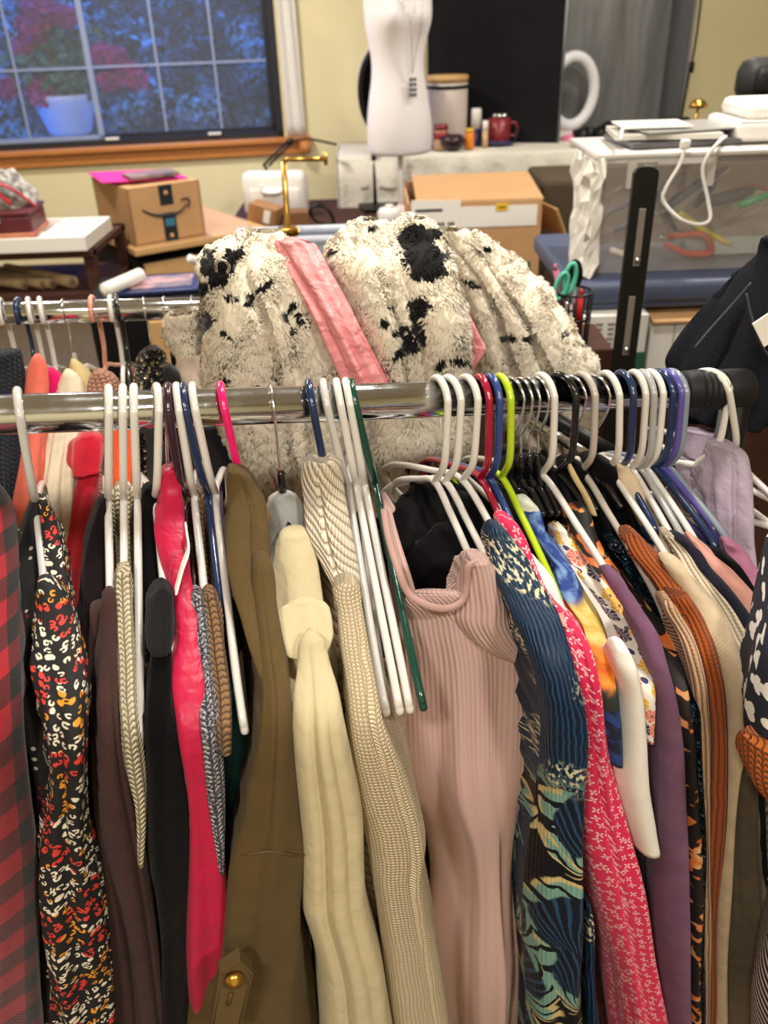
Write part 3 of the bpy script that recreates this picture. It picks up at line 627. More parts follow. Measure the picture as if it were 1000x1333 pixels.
# clear bin and gold stand behind the coat
Yc = 2.3; cA, cB_ = WY(300, 300, Yc), WY(545, 296, Yc); zc = WY(420, 312, Yc)[2]
clear = glassy('clear_plastic', (205, 212, 226), .38, .25)
t = thing('clear_bin', 'clear plastic storage bin behind the fur coat', 'bin', ((cA[0]+cB_[0])/2, Yc+.15, zc-.22)); xc2, wc = (cA[0]+cB_[0])/2, cB_[0]-cA[0]
for (c, s) in (((xc2, Yc, zc-.11), (wc, .006, .22)), ((xc2, Yc+.13, zc-.11), (wc, .006, .22)), ((xc2-wc/2, Yc+.065, zc-.11), (  .006, .13, .22)), ((xc2+wc/2, Yc+.065, zc-.11), (  .006, .13, .22)), ((xc2, Yc+.065, zc-.218), (wc, .13, .006))):
    flatbox('wall', c, s, clear, t)
rim = [(xc2-wc/2, Yc, zc), (xc2+wc/2, Yc, zc), (xc2+wc/2, Yc+.13, zc), (xc2-wc/2, Yc+.13, zc)]
MB().tube(curve(rim, 1, True), .012, 8, True).out('rim', glassy('clear_rim', (216, 222, 236), .7), t)
t2 = flatbox('storage_cart', (xc2, Yc+.065, (zc-.225)/2), (wc*.95, .14, zc-.225), white_m, None, 0, .01); tag(t2, 'white storage cart under the clear bin, hidden by the coat', 'cart')
gb = WY(376, 312, Yc-.05); gt = WY(369, 211, Yc-.05); ge = WY(424, 207, Yc-.05)
t = thing('jewelry_stand', 'brass T-bar stand with a long bent arm behind the fur coat', 'stand', gb)
MB().tube([gb-[0, 0, .12], gb, gt], .007, 12).out('post', gold, t); MB().tube([gt, gt+(ge-gt)*.1+[0, 0, .006], ge], .006, 12).out('arm', gold, t); MB().tube([ge-[0, 0, .014], ge+[0, 0, .016]], .005, 10).out('end_stop', gold, t)
MB().box(gb+[.0, 0, .02], (.05, .03, .025), .3, .005).out('clamp', gold, t); MB().tube([gb+[-.035, 0, .01], gb+[.03, 0, .02]], .006, 8).out('screw', gold, t)
flatbox('base', gb-[0, 0, .125], (.14, .14, .012), gold, t)

# ================================================================ right background
Yr = 2.05; rt = WY(880, 197, Yr)[2]; rb = WY(860, 352, Yr)[2]; xl4 = WY(785, 250, Yr)[0]; xw = .66
tote_m = glassy('frosted_tote', (216, 208, 202), .13, .3)
t = thing('storage_tote', 'large clear storage tote filled with tools under the papers', 'tote', (xl4+xw/2, Yr+.2, rb)); hh = rt-rb
for (c, s) in (((xl4+xw/2, Yr, rb+hh/2), (xw, .008, hh)), ((xl4+xw/2, Yr+.28, rb+hh/2), (xw, .008, hh)), ((xl4, Yr+.14, rb+hh/2), (.008, .28, hh)), ((xl4+xw, Yr+.14, rb+hh/2), (.008, .28, hh)), ((xl4+xw/2, Yr+.14, rb+.004), (xw, .28, .008))):
    flatbox('wall', c, s, tote_m, t)
MB().box((xl4+xw/2, Yr+.14, rt-.006), (xw+.05, .30, .014), 0, .005).out('lid', plain('frosted_lid', (206, 200, 196), .4), t)
for k in range(4): flatbox('rib', (xl4+.06+k*.18, Yr-.006, rt-.045), (.02, .008, .06), glassy('tote_rib', (226, 220, 214), .5), t)
T2 = [('marker', 'thick green marker inside the clear tote', 'marker', (40, 160, 96), [(962, 268), (1000, 254)], .012), ('clamp', 'orange red spring clamp inside the clear tote', 'clamp', (196, 78, 48), [(866, 318), (895, 330), (925, 328), (915, 306), (870, 308)], .011),
      ('brush', 'dark blue brush handle inside the clear tote', 'brush', (52, 60, 88), [(870, 268), (900, 246), (935, 225)], .014), ('cutter', 'yellow cutter inside the clear tote', 'cutter', (206, 190, 60), [(884, 276), (915, 300), (950, 318)], .012),
      ('tape_dispenser', 'dark grey tool body inside the clear tote', 'tool', (60, 62, 70), [(925, 262), (950, 256), (970, 250)], .022), ('handle_tool', 'white handled tool low inside the clear tote', 'tool', (216, 206, 190), [(795, 325), (830, 338)], .012),
      ('ruler', 'long blue grey ruler slanting inside the clear tote', 'ruler', (110, 116, 130), [(790, 278), (850, 250), (880, 232)], .010), ('scraper', 'black scraper lying at the bottom of the clear tote', 'scraper', (40, 38, 42), [(880, 348), (930, 352), (955, 348)], .012),
      ('pliers', 'red handled pliers high inside the clear tote', 'pliers', (180, 90, 90), [(958, 252), (975, 242), (998, 246)], .009), ('spool', 'pale blue spool inside the clear tote', 'spool', (120, 150, 190), [(940, 330), (960, 326)], .02)]
for i, (nm, lab, cat, rgb, pts, r) in enumerate(T2):
    P_ = [WY(x, y, Yr+.05+.012*i) for x, y in pts]; P_ = curve(P_, 5) if len(P_) > 2 else [P_[0], (P_[0]+P_[-1])/2, P_[-1]]
    o = thing(nm, lab, cat, P_[0]); cm = plain('tool_%d' % i, rgb, .45); nn = len(P_)
    MB().tube(P_, [r*(.75+.25*math.sin(PI*j/(nn-1))) for j in range(nn)], 10, flat=.8).out('grip', cm, o)
    dr = (P_[-1]-P_[-2]); dr = dr/np.linalg.norm(dr); MB().lathe([(0, 0), (r*.55, 0), (r*.5, .02), (r*.3, .028), (0, .03)], P_[-1]-dr*.004, 10, ax=dr).out('tip', chrome if i % 2 else cm, o)
for i, (x0_, y0_, x1_, y1_, r_, rgb, lab) in enumerate(((800, 300, 850, 280, .014, (90, 96, 110), 'grey blue file at the left inside the clear tote'), (845, 236, 880, 300, .012, (70, 74, 92), 'navy handled tool standing in the middle of the clear tote'), (905, 268, 930, 240, .016, (60, 64, 88), 'navy brush beside the cable inside the clear tote'),
        (940, 284, 992, 268, .010, (220, 214, 204), 'slim white tool under the green marker inside the clear tote'), (800, 250, 835, 232, .012, (150, 130, 120), 'taupe tool at the upper left inside the clear tote'), (930, 360, 985, 345, .014, (214, 160, 110), 'peach coloured tool low at the right inside the clear tote'), (855, 340, 890, 346, .016, (232, 226, 214), 'white tool lying at the bottom of the clear tote'))):
    a_, b_ = WY(x0_, y0_, Yr+.16), WY(x1_, y1_, Yr+.13); o = thing('hand_tool', lab, 'tool', a_); m_ = plain('hand_tool_%d' % i, rgb, .5); d_ = (b_-a_)/np.linalg.norm(b_-a_)
    MB().tube([a_, a_+(b_-a_)*.5, b_], [r_*.8, r_, r_*.6], 10, flat=.7).out('grip', m_, o); MB().tube([b_, b_+d_*.05], [r_*.35, r_*.2], 8).out('tip', chrome, o)
sl_ = MB().box((xl4+xw/2, Yr+.24, rb+hh*.40), (xw-.06, .012, hh*.72), 0, .002, rx=-.06).out('plastic_folder', plain('pale_plastic_folder', (196, 186, 178), .5), None, False); tag(sl_, 'pale grey plastic folder standing at the back inside the clear tote', 'folder')
tr_ = thing('sorting_tray', 'small clear sorting tray inside the tote under the green marker', 'tray', WY(940, 300, Yr+.1))
q = WY(942, 296, Yr+.14); 
for (o_, s) in (((0, 0, -.05), (.20, .12, .004)), ((0, -.06, -.03), (.20, .004, .04)), ((-.1, 0, -.03), (.004, .12, .04)), ((.1, 0, -.03), (.004, .12, .04))): flatbox('tray_wall', q+np.array(o_), s, glassy('tray_clear', (214, 226, 220), .35), tr_)
# papers, device, cable on the tote
pz2 = rt+.004
for i, (nm, lab, px, w_, d_2, col, a) in enumerate((('magazine', 'dark grey magazine lowest of the pile on the tote lid', 870, .26, .20, (96, 96, 100), .1), ('magazine', 'pale magazine in the middle of the pile on the tote lid', 858, .24, .19, (222, 218, 210), -.12),
        ('paper_sheet', 'grey printed sheet upper in the pile on the tote lid', 880, .25, .18, (150, 148, 146), .2), ('paper_sheet', 'glossy white sheet on top of the pile on the tote lid', 843, .16, .14, (246, 244, 240), -.05))):
    x = WY(px, 190, Yr+.15)[0]; h = .012 if nm == 'magazine' else .004; pz2 += h/2
    o = flatbox(nm, (x, Yr+.14, pz2+.001*i), (w_, d_2, h), plain('sheet_%d' % i, col, .25), None, a, .001); tag(o, lab, 'paper'); pz2 += h/2+.002
c = WY(985, 190, Yr+.1); dv = thing('label_printer', 'rounded white plastic device at the right on the tote lid', 'device', (c[0], Yr+.15, rt)); 
MB().box((c[0]+.03, Yr+.16, rt+.028), (.20, .22, .045), 0, .014).out('base', white_p, dv); MB().box((c[0]+.04, Yr+.17, rt+.068), (.165, .19, .04), 0, .018).out('cover', white_p, dv); MB().box((c[0]+.03, Yr+.05, rt+.049), (.19, .005, .003)).out('seam', plain('seam_grey', (150, 146, 140), .6), dv)
cbp = [WY(892, 188, Yr-.03), WY(886, 212, Yr-.035), WY(868, 243, Yr-.04), WY(864, 262, Yr-.04), WY(884, 284, Yr-.05), WY(908, 292, Yr-.05), (WY(924, 286, Yr-.05)), WY(922, 262, Yr-.04), WY(915, 225, Yr-.035), WY(920, 205, Yr-.03), WY(938, 183, Yr-.02), WY(945, 178, Yr+.05)]
t = thing('charging_cable', 'white charging cable looping down the front of the clear tote', 'cable', cbp[0]); MB().tube(curve(cbp, 6), .0042, 8).out('cord', white_p, t); MB().box(cbp[0], (.022, .012, .02), 0, .003).out('plug', white_p, t)
cbq = [WY(808, 182, Yr), WY(812, 165, Yr+.1), WY(826, 160, Yr+.15), WY(838, 168, Yr+.15)]; t = MB().tube(curve(cbq, 6), .004, 8).out('cable', white_p); tag(t, 'short white cable loop over the left end of the paper pile', 'cable')
# crumpled paper bag
c = WY(770, 270, Yr-.02); h1 = WY(770, 208, Yr)[2]; h0 = rb+.002
R = np.random.default_rng(9); V_ = []; nn = 18
for i in range(10):
    z = h0+(h1-h0)*i/9
    for k in range(nn):
        a = 2*PI*k/nn; s = 1/max(abs(math.cos(a)), abs(math.sin(a)))**.8
        V_.append((c[0]+.002+(.022*math.cos(a)*s)+R.normal()*.005, Yr+.03+.07*math.sin(a)*s+R.normal()*.005, z+R.normal()*.006))
f = [(i*nn+k, i*nn+(k+1) % nn, (i+1)*nn+(k+1) % nn, (i+1)*nn+k) for i in range(9) for k in range(nn)]+[tuple(range(nn-1, -1, -1))]
t = mesh('paper_bag', V_, f, paper, None, False); md = t.modifiers.new('t', 'SOLIDIFY'); md.thickness = .002; tag(t, 'crumpled white paper bag standing left of the clear tote', 'bag')
# blue lidded tote below
t = thing('storage_tote', 'storage tote with a slate blue lid under the clear tote', 'tote', (xl4+xw/2, Yr+.2, rb-.32)); bl_m = plain('slate_blue_plastic', (74, 84, 112), .45)
lz = rb-.002; MB().box((xl4+xw/2-.02, Yr+.19, lz-.028), (xw+.10, .54, .05), 0, .012).out('lid', bl_m, t); MB().box((xl4+xw/2-.02, Yr+.19, lz-.06), (xw+.07, .51, .02), 0, .006).out('lid_rim', bl_m, t); MB().box((xl4+xw/2, Yr+.25, lz-.215), (xw-.02, .32, .30), 0, .02).out('body', plain('dark_tote', (70, 66, 66), .5), t)
wz = lz-.072; yf = 1.945; q = WY(797, 430, yf); hb_ = .22
wb = thing('carton', 'white carton with small print and a green lower band below the blue lid', 'box', (q[0], yf+.05, wz-hb_))
MB().box((q[0], yf+.05, wz-hb_/2), (.17, .10, hb_), 0, .003).out('body', white_m, wb, False); MB().box((q[0], yf-.002, wz-.13), (.172, .004, .075), 0).out('green_band', plain('green_print', (40, 96, 74), .6), wb, False)
mb = MB()
for i in range(5):
    for j in range(6): mb.box((q[0]-.06+i*.028, yf-.0015, wz-.02-j*.012), (.02*(.5+.5*rnd.random()), .003, .004))
mb.out('print_lines', plain('grey_ink', (120, 116, 112), .8), wb, False)
q2 = WY(893, 450, yf); wb2 = thing('carton', 'plain white carton with a folded lid right of the printed one', 'box', (q2[0], yf+.06, wz-hb_))
MB().box((q2[0], yf+.07, wz-hb_/2-.01), (.17, .12, hb_-.02), 0, .004).out('body', white_m, wb2, False); MB().box((q2[0]+.005, yf+.06, wz-.014), (.185, .13, .006), 0, 0, rx=.10).out('lid', card, wb2, False)
MB().box((q2[0]-.03, yf+.008, wz-.10), (.003, .004, .14), 0).out('seam', plain('seam_grey2', (176, 172, 166), .8), wb2, False)
rk_t = flatbox('storage_shelf', (q2[0]+.02, yf+.28, (wz-hb_-.002)/2), (.9, .56, wz-hb_-.002), wood_d, None, 0, .006); tag(rk_t, 'dark wooden storage shelf carrying the cartons and totes', 'shelf')
# pencil cup with scissors
q = WY(745, 395, 1.62); cz0 = WY(745, 412, 1.62)[2]
pcp = thing('pen_holder', 'black mesh pen holder beside the sleeve of the fur coat', 'pen holder', (q[0], 1.62, cz0)); 
mb = MB()
for k in range(16):
    a = 2*PI*k/16; mb.tube([(q[0]+.035*math.cos(a), 1.62+.035*math.sin(a), cz0-.05), (q[0]+.038*math.cos(a), 1.62+.038*math.sin(a), cz0+.05)], .0016, 5)
mb.out('mesh_wall', black_plastic, pcp)
for z, r in ((-.05, .035), (0, .0365), (.05, .038)): MB().tube([(q[0]+r*math.cos(a), 1.62+r*math.sin(a), cz0+z) for a in np.linspace(0, 2*PI, 20, endpoint=False)], .0026, 6, True).out('ring', black_plastic, pcp)
MB().lathe([(0, -.052), (.034, -.052), (.034, -.048), (0, -.048)], (q[0], 1.62, cz0), 20).out('bottom', black_plastic, pcp)
flatbox('box_riser', (q[0], 1.66, (cz0-.055)/2), (.16, .16, cz0-.055), wood_d, None, 0, .004)['label'] = 'narrow dark wooden plinth under the pen holder'
bpy.data.objects['box_riser'].name = 'plinth'; bpy.data.objects['plinth']['category'] = 'plinth'
def loop(cx, cy, a, b, rot, Y, n=24):
    c_ = WY(cx, cy, Y); k_ = S(Y, cx, cy)
    return [c_+np.array([k_*(a*math.cos(x)*math.cos(rot)-b*math.sin(x)*math.sin(rot)), 0, k_*(a*math.cos(x)*math.sin(rot)+b*math.sin(x)*math.cos(rot))]) for x in np.linspace(0, 2*PI, n, endpoint=False)]
sc2 = thing('scissors', 'scissors with mint green handles standing in the black pen holder', 'scissors', WY(738, 400, 1.6)); mint = plain('mint_plastic', (88, 190, 160), .4)
MB().tube(loop(731, 372, 7, 17, -.25, 1.60), .006, 8, True, flat=.7).out('handle', mint, sc2); MB().tube(loop(742, 362, 7, 19, -.15, 1.605), .006, 8, True, flat=.7).out('handle', mint, sc2); MB().tube([WY(738, 385, 1.6), WY(741, 425, 1.6)], [.006, .003], 6).out('blade', chrome, sc2)
sc3 = thing('scissors', 'scissors with black handles behind the mint green ones', 'scissors', WY(748, 380, 1.64)); MB().tube(loop(749, 356, 6, 15, .1, 1.64), .006, 8, True).out('handle', black_plastic, sc3); MB().tube([WY(749, 372, 1.64), WY(747, 420, 1.64)], [.006, .003], 6).out('blade', chrome, sc3)
for i, (x0, y0, x1, y1, rgb, lab) in enumerate(((757, 385, 753, 425, (206, 40, 44), 'red pen in the black pen holder'), (724, 352, 734, 410, (190, 110, 140), 'pink pen left in the black pen holder'))):
    t = thing('pen', lab, 'pen', WY(x0, y0, 1.61)); m_ = plain('pen_%d' % i, rgb, .4); a_, b_ = WY(x0, y0, 1.61), WY(x1, y1, 1.62); MB().tube([a_, b_], .006, 8).out('barrel', m_, t); MB().lathe([(0, 0), (.004, 0), (.0035, .012), (0, .014)], a_, 8, ax=a_-b_).out('cap', m_, t)
# black slotted post
pA, pB = WD(842, 216, 1.42), None; ypst = pA[1]; pB = WY(829, 480, ypst)
t = thing('slotted_post', 'black metal post with two long slots and a rounded top behind the rail', 'post', (pA[0], ypst, 0))
w_ = .042; zt_ = pA[2]; s1a, s1b = WY(841, 270, ypst)[2], WY(835, 345, ypst)[2]; s2a, s2b = WY(832, 384, ypst)[2], WY(828, 460, ypst)[2]
out_ = [(-w_/2, .02), (w_/2, .02), (w_/2, zt_-.012)]+[(w_/2*math.cos(a), zt_-.012+.012*math.sin(a)) for a in np.linspace(.2, PI-.2, 8)]+[(-w_/2, zt_-.012)]
x0 = pA[0]
MB().prism([(x0+a, ypst-.006, b) for a, b in out_], (0, .012, 0)).out('bar', black_plastic, t, False)
for (a, b) in ((s1a, s1b), (s2a, s2b)): MB().box((x0, ypst-.007, (a+b)/2), (.012, .004, abs(a-b)), 0, .0015).out('slot_plate', plain('slot_grey', (120, 112, 106), .4), t, False); MB().lathe([(0, 0), (.005, 0), (.005, .004), (0, .005)], (x0, ypst-.009, b+.012), 10, ax=(0, -1, 0)).out('screw', chrome, t)
flatbox('foot', (x0, ypst, .02), (.25, .25, .03), black_plastic, t)
# gold mushroom stand, office chair, wall cable
g0, g1 = WY(906, 166, 3.6), WY(909, 138, 3.6); t = thing('ring_stand', 'small brass mushroom shaped stand by the beige wall', 'ornament', g0)
MB().tube([g0-[0, 0, .05], g1], .005, 8).out('stem', gold, t); MB().lathe([(0, -.005), (.036, -.006), (.030, .012), (.018, .022), (0, .026)], g1, 20).out('cap', gold, t); MB().lathe([(0, 0), (.04, 0), (.04, .006), (0, .01)], g0-[0, 0, .055], 18).out('base', gold, t)
t = flatbox('side_table', (g0[0]+.12, 3.68, (g0[2]-.06)/2), (.36, .3, g0[2]-.062), white_m, None, 0, .01); tag(t, 'white stand under the brass mushroom ornament', 'stand')
oc = thing('office_chair', 'black padded office chair with a headrest at the right edge of the photo', 'chair', (WY(1000, 120, 2.9)[0], 2.9, 0)); pu = plain('black_upholstery', (24, 23, 24), .6)
c1, c2, c3 = WY(1003, 104, 2.9), WY(1005, 185, 2.95), None
MB().box(c1, (.22, .09, .13), .2, .05).out('headrest', pu, oc); MB().box(c1+[0, -.035, 0], (.15, .05, .08), .2, .02).out('headrest_pad', rubber, oc); MB().box(c2+[0, 0, -.22], (.36, .10, .58), .2, .045).out('backrest', pu, oc); MB().tube([c1+[0, .05, 0], c2+[0, .06, 0]], .02, 8).out('neck_post', black_plastic, oc)
MB().box((c2[0]-.05, 2.72, .47), (.48, .46, .09), .2, .04).out('seat', pu, oc); MB().tube([(c2[0]-.03, 2.75, .45), (c2[0]-.03, 2.75, .1)], .03, 10).out('column', chrome, oc)
for k in range(5): a = k*2*PI/5; MB().tube([(c2[0]-.03, 2.75, .1), (c2[0]-.03+.28*math.cos(a), 2.75+.28*math.sin(a), .06)], .018, 8).out('base_leg', black_plastic, oc); MB().lathe([(0, -.012), (.028, -.012), (.028, .012), (0, .012)], (c2[0]-.03+.28*math.cos(a), 2.75+.28*math.sin(a), .029), 14, ax=(1, 0, 0)).out('caster', black_plastic, oc)
b_ = WY(878, 158, 3.9); t = MB().lathe([(0, 0), (.06, 0), (.075, .015), (.06, .035), (0, .04)], b_-[0, 0, .02], 18, sy=.7).out('mouse', black_plastic); tag(t, 'small black gadget behind the paper pile by the light tent', 'gadget')
# dark wooden stand at the right edge
t = thing('side_table', 'dark brown wooden side table at the right edge behind the rail', 'table', (WY(985, 495, 1.35)[0], 1.5, 0)); q = WY(985, 482, 1.32)
flatbox('tabletop', (q[0]+.16, 1.44, q[2]-.015), (.34, .26, .03), wood_d, t, 0, .006); flatbox('side_panel', (q[0]+.16, 1.44, q[2]/2-.02), (.30, .22, q[2]-.04), wood_d, t)

# ================================================================ the racks
def rail_at(A, B, px):
    lo, hi = -.6, 1.4
    for _ in range(40):
        m = (lo+hi)/2
        if proj(A+(B-A)*m)[0] < px: lo = m
        else: hi = m
    return A+(B-A)*lo
RR = .0172
rk = thing('garment_rack', 'front chrome clothes rail with a black ribbed end, full of hanging clothes', 'clothes rack', (RA[0]-.4, RA[1], 0))
r0 = RA-RDIR*.75; r1 = rail_at(RA, RB, 890)
MB().tube([r0, (r0+r1)/2, r1], RR, 28).out('rail', chrome, rk)
prf = [(.0, 0), (.0178, .0), (.0205, .004), (.0205, .012)]
for k in range(5): prf += [(.0212, .014+k*.007), (.0212, .018+k*.007), (.0198, .019+k*.007), (.0198, .0205+k*.007)]
prf += [(.021, .052), (.021, .075), (.019, .080), (0, .081)]
MB().lathe(prf, r1-RDIR*.004, 30, ax=RDIR).out('ribbed_end_cap', rubber, rk)
pe = r1+RDIR*.066
MB().tube([pe-[0, 0, .015], [pe[0], pe[1], .03]], .016, 18).out('upright', black_plastic, rk)
MB().tube([r0+RDIR*.02, [r0[0], r0[1], .03]], .016, 18).out('upright', chrome, rk)
for e in (pe, r0):
    q = np.array([e[0], e[1], .035]); MB().tube([q-Vh*.22, q+Vh*.22], .016, 14).out('foot', black_plastic, rk)
rk2 = thing('garment_rack', 'rear chrome clothes rail behind the front one, partly under the fur coat', 'clothes rack', (BA[0]-.3, BA[1], 0))
b0 = BA-BDIR*.6
MB().tube([b0, BB], .0168, 28).out('rail', chrome, rk2)
for e in (b0+BDIR*.02, BB-BDIR*.03):
    MB().tube([e, [e[0], e[1], .03]], .015, 16).out('upright', chrome, rk2)
    q = np.array([e[0], e[1], .03]); MB().tube([q-Vh*.22, q+Vh*.22], .015, 14).out('foot', black_plastic, rk2)
c0, c1 = PR(690, 545, -.30), PR(800, 612, -.16)
MB().tube([c0, c1], .009, 12).out('brace', chrome, rk2)
MB().tube([c0+[0.012, 0, .014], c1+[.012, 0, .014]], .010, 12).out('brace', black_plastic, rk2)

# ================================================================ hangers
def hanger_curves(wire, W, drop, neck):
    R = .0215 if not wire else .0195
    hk = [(R*math.cos(math.radians(a)), 0, R*math.sin(math.radians(a))-.0012) for a in range(205, -1, -15)]
    if wire:
        hk += [(R*.8, 0, -.016), (R*.3, 0, -.034), (0, 0, -.046), (0, 0, -neck-.004)]
        fr = [(-W, 0, -neck-drop), (-W*.5, 0, -neck-drop*.45), (-.012, 0, -neck-.014), (0, 0, -neck-.008), (.012, 0, -neck-.014), (W*.5, 0, -neck-drop*.45), (W, 0, -neck-drop)]
        return curve(hk, 3), curve(fr, 6)
    hk += [(R, 0, -.03), (R-.0005, 0, -.052), (R*.75, 0, -neck+.020), (.003, 0, -neck+.003), (0, 0, -neck-.004)]
    h = -neck-drop
    fr = [(0, 0, -neck-.002), (W*.35, 0, -neck-drop*.30), (W*.8, 0, -neck-drop*.74), (W*.97, 0, h), (W*1.005, 0, h-.010), (W*.96, 0, h-.017), (W*.5, 0, h-.013),
          (-W*.5, 0, h-.013), (-W*.96, 0, h-.017), (-W*1.005, 0, h-.010), (-W*.97, 0, h), (-W*.8, 0, -neck-drop*.74), (-W*.35, 0, -neck-drop*.30)]
    return curve(hk, 3), curve(fr, 6, True)
HPROTO = {}
def hanger_meshes(wire, W, drop, neck, mat, thin):
    key = (wire, W, drop, neck, mat.name, thin)
    if key not in HPROTO:
        hk, fr = hanger_curves(wire, W, drop, neck); out = []
        if wire:
            for nm, m, bb in (('hook', wire_m, MB().tube(hk, .0014, 8)),
                              ('arms', mat, MB().tube(fr, .0042, 10, flat=1.5)),
                              ('neck_sleeve', mat, MB().tube([(0, 0, -neck+.024), (0, 0, -neck+.02), (0, 0, -neck-.012)], [.0022, .0036, .0046], 10))):
                o = bb.out(nm, m); out.append((nm, o))
        else:
            out = [('hook', MB().tube(hk, .0037*thin, 12).out('hook', mat)), ('frame', MB().tube(fr, .0036*thin, 12, True).out('frame', mat))]
        HPROTO[key] = [(nm, o.data, LOC[o].copy()) for nm, o in out]
        for nm, o in out: bpy.data.objects.remove(o)
    return HPROTO[key]
HANG = []
def hanger(label, px, neckx, target, col, rail='f', wire=False, W=.215, drop=.085, neck=.088, thin=1.0, turn=None, group=None, kind='plastic'):
    A, B = (RA, RB) if rail == 'f' else (BA, BB)
    P = rail_at(A, B, px)
    mat = hcol[col]
    hk, fr = hanger_curves(wire, W, drop, neck)
    arm = np.array([p for p in fr if p[0] >= -1e-6 and p[2] > -neck-drop-.004])
    base = math.atan2(Vh[1], Vh[0]); lean = 0.
    def place(p, a, e):
        y_, z_ = -p[2]*math.sin(e), p[2]*math.cos(e); return P+np.array([p[0]*math.cos(a)-y_*math.sin(a), p[0]*math.sin(a)+y_*math.cos(a), z_])
    if neckx is not None:
        lean = min(np.arange(-.35, .36, .01), key=lambda e: abs(proj(place((0, 0, -neck), base, e))[0]-neckx))
    if turn is None:
        best = (1e9, 0)
        for d in np.arange(-75, 76, 1.0):
            a = base+math.radians(d)
            q = [proj(place(p, a, lean)) for p in arm]
            e = min((x-target[0])**2+(y-target[1])**2 for x, y, z in q) + (abs(d)*.12)**2
            if e < best[0]: best = (e, d)
        turn = best[1]
    t = thing('clothes_hanger', label, 'hanger', P, group)
    t.rotation_euler = (lean, 0, base+math.radians(turn)+(PI if rail == 'b' else 0))
    for nm, me, org in hanger_meshes(wire, W, drop, neck, mat, thin):
        o = bpy.data.objects.new(nm, me); C.objects.link(o); o.parent = t; o.location = tuple(org)
    HANG.append((px, turn)); return t
hcol = {}
for nm, rgb in dict(white=(226, 222, 216), ivory=(220, 214, 205), grey=(170, 170, 168), dove=(205, 203, 199), plum=(52, 24, 40), navy=(26, 46, 84), royal=(42, 70, 132), pink=(236, 22, 110),
                    green=(14, 66, 54), red=(160, 14, 48), lime=(186, 214, 32), black=(18, 17, 18), taupe=(186, 178, 168), purple=(92, 84, 160), steel=(136, 146, 160), salmon=(214, 150, 128)).items():
    hcol[nm] = mk('hanger_'+nm, lambda rgb=rgb: dict(col=lin(*rgb), rough=.22, spec=.55, coat=.3, bump=noise(OBJ(), 120., 2.), bd=.0003))
